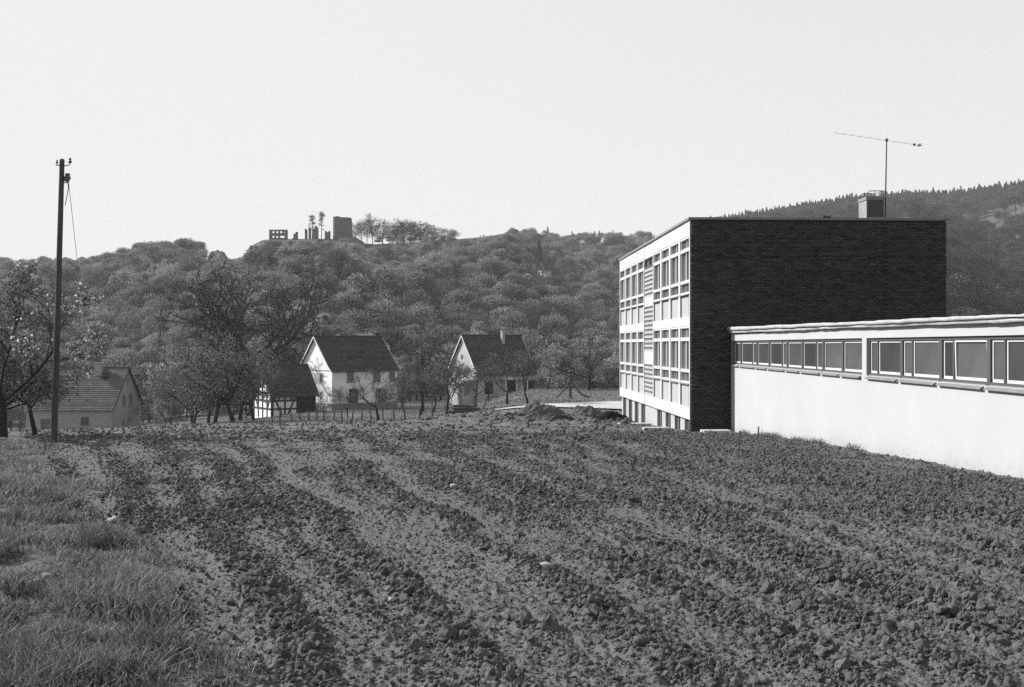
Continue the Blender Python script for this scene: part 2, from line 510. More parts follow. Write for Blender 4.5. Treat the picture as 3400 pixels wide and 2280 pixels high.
def hill_tree_mesh(name, seed, h=10.0, w=4.0, n=1500, lobes=12):
    rg = np.random.default_rng(seed)
    parts = []
    c = []
    for k in range(lobes):
        ang = rg.uniform(0, 2 * PI); rr = w * .62 * math.sqrt(rg.random()); zz = h * rg.uniform(.45, .86)
        rr *= 1.15 - abs(zz / h - .6)
        c.append((rr * math.cos(ang), rr * math.sin(ang), zz, w * rg.uniform(.34, .56)))
    c.append((0, 0, h * .82, w * .5)); c.append((0, 0, h * .55, w * .7))
    m = n // len(c)
    for (x, y, z, r) in c:
        d = rg.normal(size=(m, 3)); d /= np.linalg.norm(d, axis=1, keepdims=True)
        d[:, 2] = np.where(d[:, 2] < -.35, -d[:, 2], d[:, 2])
        P = np.array([x, y, z]) + d * r * (rg.uniform(.6, 1.28, (m, 1))) * np.array([1, 1, .85])
        parts.append(leaf_quads(P, .20 + .08 * (seed % 3 == 0), seed * 31 + len(parts), .55, 1.45, .85, d, .38))
    V, F, t = joinq(parts)
    mb = MB(); mb.tube([(0, 0, -1.5), (.1, 0, h * .3), (.0, .1, h * .7)], [.22, .17, .06], 4, cap=False)
    tv = np.array(mb.v); tf = np.array(mb.f)
    V2 = np.concatenate([V, tv]); F2 = np.concatenate([F, tf + len(V)]); t2 = np.concatenate([t, np.full(len(tv), .35)])
    return np_mesh(name, V2, F2, t2)

def conifer_mesh(name, seed, h=12.0, w=2.3, n=420):
    rg = np.random.default_rng(seed)
    u = rg.random(n) ** .75; z = h * (.06 + .94 * u)
    r = w * (1 - u) ** .85 * rg.uniform(.55, 1.05, n) + .05
    a = rg.uniform(0, 2 * PI, n)
    P = np.stack([r * np.cos(a), r * np.sin(a), z - r * .25], 1)
    V, F, t = leaf_quads(P, .42, seed, .6, 1.4, .6)
    mb = MB(); mb.tube([(0, 0, -1), (0, 0, h * .98)], [.2, .03], 4, cap=False)
    tv = np.array(mb.v); tf = np.array(mb.f)
    return np_mesh(name, np.concatenate([V, tv]), np.concatenate([F, tf + len(V)]), np.concatenate([t, np.full(len(tv), .6)]))

def instance_stuff(name, P, rot, scl, idx, meshes, m):
    """one object of instanced trees (geometry nodes) on the points P"""
    protos = bpy.data.collections.new(name + '_variants')
    for i, me in enumerate(meshes):
        me.materials.append(m)
        o = bpy.data.objects.new('%s_variant_%02d' % (name, i), me); protos.objects.link(o)
    me = bpy.data.meshes.new(name)
    me.vertices.add(len(P)); me.vertices.foreach_set('co', np.ascontiguousarray(P, np.float32).ravel())
    if np.ndim(rot) == 1: rot = np.stack([rot * 0, rot * 0, rot], 1)
    at = me.attributes.new('vi', 'INT', 'POINT'); at.data.foreach_set('value', np.ascontiguousarray(idx, np.int32))
    at = me.attributes.new('rz', 'FLOAT_VECTOR', 'POINT'); at.data.foreach_set('vector', np.ascontiguousarray(rot, np.float32).ravel())
    at = me.attributes.new('sc', 'FLOAT_VECTOR', 'POINT'); at.data.foreach_set('vector', np.ascontiguousarray(scl, np.float32).ravel())
    me.update()
    o = link(name, me, None)
    ng = bpy.data.node_groups.new(name, 'GeometryNodeTree')
    ng.interface.new_socket('Geometry', in_out='INPUT', socket_type='NodeSocketGeometry')
    ng.interface.new_socket('Geometry', in_out='OUTPUT', socket_type='NodeSocketGeometry')
    n, l = ng.nodes, ng.links
    gi, go = n.new('NodeGroupInput'), n.new('NodeGroupOutput')
    ci = n.new('GeometryNodeCollectionInfo'); ci.inputs['Collection'].default_value = protos
    ci.inputs['Separate Children'].default_value = True; ci.inputs['Reset Children'].default_value = True
    ip = n.new('GeometryNodeInstanceOnPoints'); ip.inputs['Pick Instance'].default_value = True
    def attr(nm, tp):
        a = n.new('GeometryNodeInputNamedAttribute'); a.data_type = tp; a.inputs['Name'].default_value = nm
        return a.outputs['Attribute']
    l.new(gi.outputs[0], ip.inputs['Points']); l.new(ci.outputs[0], ip.inputs['Instance'])
    l.new(attr('vi', 'INT'), ip.inputs['Instance Index'])
    l.new(attr('rz', 'FLOAT_VECTOR'), ip.inputs['Rotation']); l.new(attr('sc', 'FLOAT_VECTOR'), ip.inputs['Scale'])
    l.new(ip.outputs[0], go.inputs[0])
    md = o.modifiers.new('trees', 'NODES'); md.node_group = ng
    return o

# crumbly clods lying on the strips of the field
from mathutils import noise as mnoise
def clod_mesh(name, seed):
    v0, f0 = ico(4)
    rr = random.Random(seed); off = Vector((rr.uniform(-50, 50), rr.uniform(-50, 50), rr.uniform(-50, 50)))
    cuts = [(Vector((rr.gauss(0, 1), rr.gauss(0, 1), rr.gauss(0, 1))).normalized(), rr.uniform(.42, .78)) for _ in range(10)]
    out = []
    for q in v0:
        q = Vector(q)
        for nrm, dist in cuts:
            k = q.dot(nrm) - dist
            if k > 0: q = q - nrm * k * .92
        nz_ = mnoise.fractal(q * 1.3 + off, 1.0, 2.0, 4) * .30 + abs(mnoise.noise(q * 4.2 + off)) * .22 - .06 + mnoise.noise(q * 9 + off) * .07
        out.append(q * (1 + nz_))
    v = np.array([q[:] for q in out]); v[:, 2] *= 1.0
    tn = .92 + .25 * np.array([mnoise.noise(Vector(q) * 5 + off) for q in v0])
    return np_mesh(name, v, f0, tn, smooth=False)
CL = [clod_mesh('clod_%d' % i, 900 + i) for i in range(7)]
def clod_pts(n0, y0, y1, power, lo, hi, pw, grow, xl=FAN, xr=FAN):
    py = y0 * (y1 / y0) ** rng.random(n0); px = rng.uniform(-xl, xr, n0) * py
    k = (px - bank_x(py) > .05) & (rng.random(n0) < row_density(px, py) ** power) & (px < 8.1) & ~((px > 6.2) & (py > 38.2))
    px, py = px[k], py[k]
    sz = lo + (hi - lo) * rng.random(len(px)) ** pw + grow * py
    return px, py, sz
C = [clod_pts(200000, 4.0, 36, .92, .005, .020, 2.2, .0005), clod_pts(46000, 4.0, 38, 1.8, .014, .040, 2.5, .0007), clod_pts(9000, 4.0, 30, 2.2, .028, .058, 3.0, .0),
     clod_pts(20000, 28, 76, .8, .015, .08, 3.5, .0003, .5, .17), clod_pts(70000, 4.0, 40, 0.1, .004, .014, 2.2, .0005)]
px = np.concatenate([c[0] for c in C]); py = np.concatenate([c[1] for c in C]); sz = np.concatenate([c[2] for c in C])
M['clod'] = mat('clod_soil', .080, .95, .25, 2.5, attr=True, inst=.22, spec=.1)
nC = len(px)
tag(instance_stuff('clods', np.stack([px, py, field_h(px, py) + sz * .25], 1), rng.uniform(-PI, PI, (nC, 3)) * np.array([.35, .35, 1]), np.stack([sz * rng.uniform(.75, 1.3, nC), sz * rng.uniform(.75, 1.3, nC), sz * rng.uniform(.7, 1.2, nC)], 1), rng.integers(0, 7, nC), CL, M['clod']),
    'crumbly soil clods strewn along the tilled strips of the field', 'soil', kind='stuff')

def hill_hit(x2, y2):
    q = np.arange(190.0, 700, 1.0); a_ = A_(x2)
    k = np.argmax(hill(a_ * q, q) / q >= E_(y2)); return float(q[k])
SIGHT = [(1252, .0175, 634, hill_hit(1250, 634)), (1394, .006, 722, hill_hit(1394, 722))]
HT = [hill_tree_mesh('hill_tree_%d' % i, 40 + i, 10 + (i % 3), (3.6, 4.4, 2.9, 4.0, 3.2, 4.8, 2.4, 3.8, 4.2)[i], (1500, 1700, 1100, 700, 1500, 1800, 900, 500, 1300)[i]) for i in range(9)]
pts, hts = [], []
rg = np.random.default_rng(3)
for (y0, y1, sp) in ((152, 240, 4.3), (240, 320, 4.8), (320, 480, 5.3), (480, 860, 6.8)):
    gx = np.arange(-.75 * y1, .75 * y1, sp); gy = np.arange(y0, y1, sp)
    PX, PY = np.meshgrid(gx, gy); PX = PX.ravel() + rg.uniform(-.48, .48, PX.size) * sp; PY = PY.ravel() + rg.uniform(-.48, .48, PY.size) * sp
    k = (np.abs(PX / PY) < .64 + 12 / PY) & (PY < ridge_y(PX / PY) + 3)
    pts.append(np.stack([PX[k], PY[k]], 1))
P2 = np.concatenate(pts)
px, py = P2[:, 0], P2[:, 1]
gf_ = sstep(175, 205, py)
pz = np.where(py < 205, G(px, np.minimum(py, 200)) * (1 - gf_) + hill(px, py) * gf_, hill(px, py))
a = px / py
s = np.interp(py, [150, 300], [.72, .92]) * (.58 + .55 * rg.random(len(px)) ** 1.3) * (1 + .3 * (vnoise(px * .03, py * .03, 9) - .5))
lim = sky_e(a) * py + rg.uniform(-2.2, .9, len(px))
castle = (a > A_(480)) & (a < A_(1160))
scrub = (a > A_(862)) & (a < A_(1046)) & (py > 440)
lim = np.where(castle, sky_e(a) * py + rg.uniform(-2.0, .7, len(px)), lim)
lim = np.where(scrub, sky_e(a) * py + rg.uniform(-.5, 5.0, len(px)), lim)
for (tx_, hw_, ty_, yq_) in SIGHT:                        # keep the far houses in view over the crowns below them
    m_ = (np.abs(a - A_(tx_)) < hw_) & (py < yq_ + 3)
    lim = np.where(m_, np.minimum(lim, E_(ty_ + 10) * py - .8), lim)
sfit = np.clip((lim - pz) / 12.3, 0, 1.3)
s = np.minimum(s, sfit)
# open places: meadow shoulder right of the castle wood, clearing below the far half-timbered house, strips on the right slope
meadow_cut = (a > A_(1000)) & (a < A_(1165)) & (py > 470)
house_cut = (np.abs(a - A_(1255)) < .017) & (py > SIGHT[0][3] - 6) & (py < SIGHT[0][3] + 14)
field_cut = (vnoise(px * .012 + 3, py * .02, 19) > .72) & (a > A_(2000)) & (py > 250)
keep = (s > np.where(castle, .1, .33)) & ~house_cut & ~(field_cut & (rg.random(len(px)) < .75)) & ~(meadow_cut & (rg.random(len(px)) < .8))
keep &= ~((a > A_(1590)) & (py > .935 * ridge_y(a)))
px, py, pz, s = px[keep], py[keep], pz[keep], s[keep]
scl = np.stack([s * rg.uniform(.9, 1.25, len(s)), s * rg.uniform(.9, 1.25, len(s)), s], 1)
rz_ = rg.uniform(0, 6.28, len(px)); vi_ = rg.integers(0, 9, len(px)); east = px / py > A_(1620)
M['dark_leaf'] = mat('dark_leaf', .046, .8, 0, attr=True, inst=.6, trans=.25, spec=.1)  # darker leaf colour for the trees on the right-hand slope
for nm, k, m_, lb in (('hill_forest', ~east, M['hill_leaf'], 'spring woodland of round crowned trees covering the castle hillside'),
                      ('dark_forest', east, M['dark_leaf'], 'darker woodland on the steep slope behind the school')):
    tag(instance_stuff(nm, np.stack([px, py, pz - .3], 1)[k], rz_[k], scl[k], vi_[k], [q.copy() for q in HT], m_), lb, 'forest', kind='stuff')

CM = [conifer_mesh('ridge_conifer_%d' % i, 80 + i, 11 + i, 2.0 + .2 * i) for i in range(4)]
n = 2600
ca = np.concatenate([rg.uniform(A_(1590), A_(2700), n), rg.uniform(A_(1165), A_(1600), 8)])
cy = ridge_y(ca) * np.where(ca > A_(1590), rg.uniform(.93, 1.0, len(ca)), rg.uniform(.985, 1.0, len(ca)))
cx = ca * cy
cz = hill(cx, cy)
st = rg.uniform(.55, 1.0, len(ca))
st = np.minimum(st, np.clip((sky_e(ca) * cy + rg.uniform(-1.5, 2.0, len(ca)) - cz) / 12.5, .12, 1.2))
ridge = instance_stuff('conifer_ridge', np.stack([cx, cy, cz - .4], 1), rg.uniform(0, 6.28, len(ca)), np.stack([st * 1.1, st * 1.1, st], 1), rg.integers(0, 4, len(ca)), CM, M['conifer'])
tag(ridge, 'dark spiky conifers lining the ridge behind the school', 'forest', kind='stuff')


# ------------------------------------------------------------------ haze in the valley air
hzm = bpy.data.materials.new('haze'); hzm.use_nodes = True
hn = hzm.node_tree; hn.nodes.clear()
ho = hn.nodes.new('ShaderNodeOutputMaterial'); pv = hn.nodes.new('ShaderNodeVolumePrincipled')
pv.inputs['Color'].default_value = (.9, .9, .9, 1); pv.inputs['Density'].default_value = .0002
hn.links.new(pv.outputs[0], ho.inputs['Volume'])
M['plaster_villa'] = mat('plaster_villa', .33, .95, .2, .9)
M['white_infill'] = mat('white_infill', .72, .95, .06, 1)
# ------------------------------------------------------------------ school block
rnd = random.Random(5)
SB = -3.5                                     # local zero of the school
sch = empty('school_block', (6.72, 38.70, SB), R(2.1))
tag(sch, 'three storey school block with dark brick end wall and white window facade', 'school building')
def sbox(name, m, x0, x1, y0, y1, z0, z1, parent=sch):
    return MB().box(x0, x1, y0, y1, z0, z1).build(name, m, parent, dz=-SB)
NEAR = [0.0, 2.01, 4.02, 6.03, 8.03]
FARB = [10.44, 12.5, 14.57, 16.64, 18.7]
# bands of the facade
for (z0, z1) in ((4.17, 4.74), (.73, 1.09), (-2.82, -2.34)):
    sbox('band', M['white'], 0, .3, 0.012, 8.03, z0, z1)
    sbox('band', M['white'], 0, .3, 10.44, 18.7, z0, z1)
for (z0, z1) in ((1.09, 4.17), (-2.34, .73)):
    for bays in (NEAR, FARB):
        for i, b in enumerate(bays):
            w0, w1 = .17, .17
            if b == 0.0: w0, w1 = -.012, .16
            if b == 8.03: w1 = 0
            if b == 10.44: w0 = 0
            if b == 18.7: w1 = 0
            sbox('pier', M['white'], .0, .22, b - w0, b + w1, z0, z1)
        for i in range(4):
            y0 = bays[i] + (.16 if bays[i] == 0 else .17); y1 = bays[i + 1] - .17
            zz = z0 - 1.09
            w = empty('window', (0, (y0 + y1) / 2, zz + 1.93 - SB)); w.parent = sch
            o = (y0 + y1) / 2; oz = 1.93
            def wb(mb, name, m):
                ob = link(name, mb.mesh(name), m, w); return ob
            def B(mb, x0_, x1_, a0, a1, q0, q1): return mb.box(x0_, x1_, a0 - o, a1 - o, q0 - oz, q1 - oz)
            fr = MB()
            for (q0, q1) in ((4.09, 4.17), (3.60, 3.74), (2.39, 2.51), (1.97, 2.05)):
                B(fr, .015, .15, y0, y1, q0, q1)
            for (q0, q1) in ((3.74, 4.09), (2.51, 3.60), (2.05, 2.39)):
                B(fr, .05, .15, y0, y0 + .05, q0, q1); B(fr, .05, .15, y1 - .05, y1, q0, q1)
            ym = (y0 + y1) / 2
            B(fr, .07, .15, ym - .05, ym + .05, 2.51, 3.60)
            B(fr, .10, .15, ym - .03, ym + .03, 3.74, 4.09)
            wb(fr, 'frame', M['white_trim'])
            for (q0, q1) in ((3.74, 4.09), (2.51, 3.60), (2.05, 2.39)):
                for (a0, a1) in ((y0 + .05, ym - .045), (ym + .045, y1 - .05)):
                    wb(B(MB(), .14, .146, a0, a1, q0, q1), 'pane', M['glass'])
            wb(B(MB(), -.045, .145, y0 - .03, y1 + .03, 1.93, 1.962), 'sill', M['frame_grey'])
            sbox('spandrel_panel', M['panel'], .07, .16, y0, y1, z0, z0 + .825)
# stair strip
sbox('stair_wall', M['white'], .012, .3, 8.03, 10.44, 4.10, 4.74)
sbox('stair_wall', M['white'], .012, .3, 8.03, 10.44, 1.82, 2.25)
sbox('stair_wall', M['white'], .012, .3, 8.03, 10.44, -.89, -.29)
sbox('stair_wall', M['white'], .012, .3, 8.03, 10.44, -2.82, -2.33)
w = empty('stair_window', (0, 9.23, 3.69 - SB)); w.parent = sch
fr = MB()
for q0, q1 in ((0, .05), (.36, .41)): fr.box(.05, .14, -1.2, 1.2, q0, q1)
for a in (-1.2, -.03, 1.14): fr.box(.05, .14, a, a + .06, .05, .36)
link('frame', fr.mesh('frame'), M['frame_dark'], w)
for a in (-1.14, .03): link('pane', MB().box(.12, .13, a, a + 1.11, .05, .36).mesh('pane'), M['glass'], w)
for (z0, z1, k) in ((2.25, 3.69, 7), (-.29, 1.82, 10), (-2.33, -.89, 7)):
    mb = MB(); st = (z1 - z0) / k
    for i in range(k):
        mb.box(.02, .2, 8.05, 10.42, z0 + i * st + .002, z0 + i * st + .105)
    for j in range(9):
        yy_ = 8.05 + j * 2.29 / 8
        for i in range(k):
            mb.box(.06, .2, yy_, yy_ + .08, z0 + i * st + .105, z0 + (i + 1) * st + .002)
    mb.build('lattice', M['panel'], sch, dz=-SB)
    sbox('lattice_backing', M['concrete'], .2, .26, 8.03, 10.44, z0, z1)
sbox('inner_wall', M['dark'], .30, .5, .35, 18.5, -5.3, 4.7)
# basement
bw_ = .13
for bays in (NEAR, FARB):
    for i in range(4):
        y0, y1 = bays[i], bays[i + 1]
        sbox('basement_pier', M['concrete'], bw_, .3, y0 + .004 if bays[i] else .02, y0 + .42, -5.3, -2.82)
        sbox('basement_pier', M['concrete'], bw_, .3, y1 - .42, y1 - .004, -5.3, -2.82)
        w = empty('basement_window', (.2, (y0 + y1) / 2, -4.0 - SB)); w.parent = sch
        o = (y0 + y1) / 2
        fr = MB()
        fr.box(-.02, .04, y0 + .42 - o, y0 + .47 - o, -.8, 1.18); fr.box(-.02, .04, y1 - .47 - o, y1 - .42 - o, -.8, 1.18)
        fr.box(-.02, .04, -.03, .03, -.8, 1.18)
        link('frame', fr.mesh('frame'), M['frame_grey'], w)
        for a0, a1 in ((y0 + .47 - o, -.03), (.03, y1 - .47 - o)):
            link('pane', MB().box(.03, .035, a0, a1, -.8, 1.18).mesh('pane'), M['glass'], w)
sbox('basement_wall', M['concrete'], bw_, .3, 8.034, 10.436, -5.3, -2.82)
# end wall: backing and real bricks
EW = 9.83
sbox('end_wall', M['mortar'], .02, EW, .0, .3, -5.4, 4.72)
sbox('side_wall', M['mortar'], EW - .3, EW - .01, .3, 18.7, -5.4, 4.72)
sbox('rear_wall', M['mortar'], .3, EW - .3, 18.4, 18.68, -5.4, 4.72)
rgb = np.random.default_rng(12)
CO, BL = .0815, .255
boxes, tn = [], []
nz = int((4.72 + 4.3) / CO)
for k in range(nz):
    z0 = -4.3 + k * CO
    off = -(k % 2) * BL / 2
    xs_ = np.arange(.02 + off, EW, BL)
    ct = rgb.normal(0, .10)
    for x0 in xs_:
        a, b = max(x0, .02), min(x0 + BL - .011, EW)
        if b - a < .03: continue
        mid = (a + b) / 2
        chase = 7.08 < mid < 7.52
        pr = .012 + .010 * rgb.random() if chase else .058 + .013 * rgb.random()
        boxes.append((a, b, -pr, z0, z0 + CO - .012)); tn.append(max(.45, 1.0 + ct + rgb.normal(0, .30)))
bx_ = np.array(boxes); nb = len(bx_)
x0, x1, y0, z0, z1 = bx_.T
y1 = np.full(nb, .01)
Vb = np.stack([np.stack(q, -1) for q in ((x0, y0, z0), (x1, y0, z0), (x1, y0, z1), (x0, y0, z1), (x0, y1, z0), (x1, y1, z0), (x1, y1, z1), (x0, y1, z1))], 1)
Vb[..., 2] -= SB
fb = np.array([(0, 1, 2, 3), (1, 5, 6, 2), (4, 0, 3, 7), (3, 2, 6, 7), (4, 5, 1, 0)])
Fb = (fb[None] + (np.arange(nb) * 8)[:, None, None]).reshape(-1, 4)
brk = link('bricks', np_mesh('bricks', Vb.reshape(-1, 3), Fb, np.repeat(np.array(tn), 8)), M['brick'], sch)
brk['kind'] = 'stuff'
for i in range(17):
    z = -.3 + i * .3
    MB().tube([(7.16, -.01, z), (7.16, -.05, z), (7.44, -.05, z), (7.44, -.01, z)], .011, 5).build('rung', M['metal'], sch, dz=-SB)
sbox('roof', M['tar'], .02, EW + .02, .02, 18.66, 4.72, 4.80)
rf = MB(); rf.box(-.07, EW + .09, -.12, .02, 4.745, 4.835); rf.box(-.07, .02, .02, 18.76, 4.745, 4.835); rf.box(EW + .02, EW + .09, .02, 18.76, 4.745, 4.835)
rf.build('roof_trim', M['frame_grey'], sch, dz=-SB)
# chimney
ch_ = empty('chimney', (7.30, .92, 4.80 - SB)); ch_.parent = sch
cm = MB(); cz = .16
while cz < .80:
    t = .8 + .4 * rnd.random()
    cm.box(-.33, .33, -.40, .40, cz, cz + .068, t); cz += .08
link('stack', cm.mesh('stack'), M['greywall'], ch_)
link('stack_core', MB().box(-.32, .32, -.39, .39, 0.0, .80).mesh('core'), M['mortar'], ch_)
link('plinth', MB().box(-.335, .335, -.405, .405, 0.0, .15).mesh('plinth'), M['concrete'], ch_)
lv = MB(); lv.box(-.325, .33, -.43, -.401, .16, .80)
for i in range(6): lv.box(-.32, .32, -.445, -.43, .2 + i * .1, .235 + i * .1)
link('louvre', lv.mesh('louvre'), M['frame_dark'], ch_)
link('cap', MB().box(-.36, .36, -.45, .42, .80, .93).mesh('cap'), M['frame_grey'], ch_)
rl = MB()
for yy_ in (-.38, .36):
    rl.tube([(-.30, yy_, .93), (-.29, yy_, 1.08), (-.18, yy_, 1.16), (.33, yy_, 1.16), (.33, yy_, .93)], .017, 6)
rl.tube([(.0, -.38, 1.16), (.0, -.38, .93)], .014, 5); rl.tube([(.33, -.38, 1.16), (.33, .36, 1.16)], .017, 5)
link('railing', rl.mesh('railing'), M['metal'], ch_)
vt = MB(); vt.tube([(5.55, 1.0, 4.80), (5.55, 1.0, 4.90)], .08, 10); vt.box(5.40, 5.70, .85, 1.15, 4.90, 5.02); vt.build('roof_vent', M['rubber'], sch, dz=-SB)
MB().tube([(7.76, 1.2, 4.80), (7.76, 1.2, 5.12)], .035, 8).build('vent_pipe', M['metal'], sch, dz=-SB)

# antenna on the roof
an = empty('television_antenna', (14.42, 39.55, 4.82))
tag(an, 'long thin rooftop aerial on a tall mast beside the chimney', 'antenna')
an.rotation_euler = (0, R(.6), 0)
link('mast', MB().tube([(0, 0, 0), (0, 0, 1.2), (.02, 0, 3.12)], [.03, .028, .022], 8).mesh('mast'), M['metal'], an)
link('clamp', MB().tube([(.02, 0, 3.03), (.02, 0, 3.07), (.02, 0, 3.14), (.02, 0, 3.18)], [.02, .055, .055, .02], 8).mesh('clamp'), M['metal'], an)
link('boom', MB().tube([(-2.0, 0, 3.37), (1.42, 0, 2.90)], .006, 5).mesh('boom'), M['metal'], an)
for q in np.linspace(-1.98, 1.38, 11):
    zq = 3.10 - .1375 * q + .01
    ln = .16 + .06 * (q + 2) / 3.4
    link('element', MB().tube([(q, -ln, zq + .02), (q, ln, zq - .01)], .0045, 4).mesh('element'), M['metal'], an)
link('dipole', MB().box(1.06, 1.12, -.05, .05, 2.90, 2.98).mesh('dipole'), M['metal'], an)
link('reflector', MB().box(1.26, 1.29, -.12, .12, 2.88, 2.97).mesh('reflector'), M['metal'], an)

# ------------------------------------------------------------------ low wing
WB = -3.4
wing = empty('low_wing', (8.26, 38.60, WB), R(.16))
tag(wing, 'long low white wing with a strip of windows at the right edge', 'school wing')
def wbox(name, m, x0, x1, Y0, Y1, z0, z1, parent=wing):
    return MB().box(x0, x1, Y0 - 38.6, Y1 - 38.6, z0, z1).build(name, m, parent, dz=-WB)
YN = 5.6
# rendered wall, very slightly uneven
nw, mw = 420, 100
wy_ = np.linspace(YN - 38.6, 0, nw); wz_ = np.linspace(-5.2, -.705, mw)
WY, WZ = np.meshgrid(wy_, wz_)
WX = (fbm(WY * .5, WZ * .5, 400, 3) - .5) * .012
wv = np.stack([WX, WY, WZ - WB], -1).reshape(-1, 3)
hg = WZ - G(8.2 + 0 * WY, WY + 38.6)
dirt = .30 * np.exp(-np.clip(hg, 0, 9) / (.05 + .22 * fbm(WY * 1.4, WZ * 0, 410, 3))) * (.4 + fbm(WY * 6, WZ * 6, 415, 3))
dirt += .015 * np.clip(fbm(WY * 2.6, WZ * .22, 420, 3) - .5, 0, 1) * 3 * sstep(-3.2, -.8, WZ) + .04 * (fbm(WY * .35, WZ * .5, 430, 3) - .5)
spl = (fbm(WY * 14, WZ * 14, 440, 2) > .74) & (hg < .5)
link('wall', np_mesh('wing_wall', wv, grid_faces(mw, nw)[:, ::-1], np.clip(1 - dirt - .25 * spl * np.exp(-np.clip(hg, 0, 9) / .25), .4, 1.1).ravel(), smooth=True), M['wingwall'], wing)
wbox('wall_core', M['wingwall'], .012, .3, YN, 38.598, -5.2, -.71)
wbox('band', M['wingwall'], 0, .3, YN, 38.6, .17, .42)
wbox('end_jamb', M['frame_grey'], .0, .3, 38.42, 38.6, -.705, .17)
wbox('pier', M['wingwall'], 0, .3, 23.98, 24.28, -.705, .17)
wbox('pier', M['wingwall'], 0, .3, YN, 7.95, -.705, .17)
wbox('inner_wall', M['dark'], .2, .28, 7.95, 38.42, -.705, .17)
wbox('rear_wall', M['wingwall'], 13.7, 14, YN, 38.5, -5.2, .40)
wbox('end_wall', M['wingwall'], .3, 13.7, YN, YN + .3, -5.2, .40)
units = [(38.42, 37.2, 0), (37.2, 34.8, -.28), (34.8, 33.18, 0), (33.18, 31.03, -.28), (31.03, 29.43, 0), (29.43, 27.48, -.32), (27.48, 25.87, 0), (25.87, 24.28, 0)]
y = 23.98
for k in range(8): units.append((y, y - 2.0, .28)); y -= 2.0
units[-1] = (units[-1][0], 7.95, .28)
for ui, (ya, yb, sp) in enumerate(units):           # ya: far jamb, yb: near jamb
    w = empty('window', (0, (ya + yb) / 2 - 38.6, -.705 - WB)); w.parent = wing
    o = (ya + yb) / 2
    def WBX(x0, x1, q0, q1, z0, z1): return MB().box(x0, x1, q0 - o, q1 - o, z0 + .705, z1 + .705)
    fr = MB()
    def FB(x0, x1, q0, q1, z0, z1): fr.box(x0, x1, q0 - o, q1 - o, z0 + .705, z1 + .705)
    FB(.05, .17, yb, ya, .105, .168); FB(.05, .17, yb, ya, -.70, -.645)
    FB(.05, .17, yb, yb + .065, -.645, .105); FB(.05, .17, ya - .065, ya, -.645, .105)
    cuts = [(yb + .065, ya - .065)]
    if sp:
        L_ = ya - yb
        m_ = ya - sp * L_ if sp > 0 else yb - sp * L_
        FB(.06, .17, m_ - .03, m_ + .03, -.645, .105)
        cuts = [(yb + .065, m_ - .03), (m_ + .03, ya - .065)]
    link('frame', fr.mesh('frame'), M['frame_dark'], w)
    for (q0, q1) in cuts:
        sh = MB()
        sh.box(.085, .13, q0 - o, q1 - o, .06, .115); sh.box(.085, .13, q0 - o, q1 - o, .765, .81)
        sh.box(.085, .13, q0 - o, q0 + .05 - o, .115, .765); sh.box(.085, .13, q1 - .05 - o, q1 - o, .115, .765)
        sa = link('sash', sh.mesh('sash'), M['white_trim'], w)
        if ui == 10 and q1 - q0 > 1.0: sa.rotation_euler = (0, R(-1.3), 0)
        link('pane', MB().box(.108, .114, q0 + .05 - o, q1 - .05 - o, .115, .765).mesh('pane'), M['frost'], w)
    sl = MB().add([(-.075, yb + .06 - o, -.075), (-.075, ya - .06 - o, -.075), (.06, ya - .06 - o, .0), (.06, yb + .06 - o, .0),
                   (-.075, yb + .06 - o, -.055), (-.075, ya - .06 - o, -.055), (.06, ya - .06 - o, .02), (.06, yb + .06 - o, .02)],
                  [(0, 3, 2, 1), (4, 5, 6, 7), (0, 1, 5, 4), (1, 2, 6, 5), (2, 3, 7, 6), (3, 0, 4, 7)])
    link('sill', sl.mesh('sill'), M['frame_grey'], w)
# ragged roof edge in two layers
def edge_strip(name, m, xo, zb, zt, seed, amp):
    n_ = 160; q = np.linspace(YN, 38.62, n_); t = (q - 16.7) / 22
    b = zb[0] + zb[1] * t + amp * (vnoise(q * .7, q * 0, seed) - .5) + amp * .8 * (vnoise(q * 3.1, q * 0, seed + 1) - .5)
    u = zt[0] + zt[1] * t + amp * (vnoise(q * .5, q * 0, seed + 2) - .5) + amp * 1.2 * (vnoise(q * 5, q * 0, seed + 3) - .5)
    xw = xo + .02 * (vnoise(q * 1.3, q * 0, seed + 4) - .5)
    y_ = q - 38.6
    V_ = np.concatenate([np.stack([xw, y_, b - WB], 1), np.stack([xw + .012, y_, u - WB], 1), np.stack([q * 0 + .5, y_, u + .01 - WB], 1), np.stack([q * 0 + .28, y_, b - WB], 1)])
    i = np.arange(n_ - 1); F_ = []
    for k in range(4):
        a_, b_ = k * n_, ((k + 1) % 4) * n_
        F_.append(np.stack([a_ + i, b_ + i, b_ + i + 1, a_ + i + 1], 1))
    F_.append(np.array([[0, 3 * n_, 2 * n_, n_], [n_ - 1, 2 * n_ - 1, 3 * n_ - 1, 4 * n_ - 1]]))
    return link(name, np_mesh(name, V_, np.concatenate(F_), smooth=False), m, wing)
edge_strip('roof_edge', M['roofedge'], -.105, (.39, .07), (.455, .085), 500, .022)
edge_strip('roof_capping', M['roofedge'], -.15, (.457, .095), (.50, .18), 520, .022)
wbox('roof', M['tar'], .3, 14.1, YN, 38.55, .41, .46)
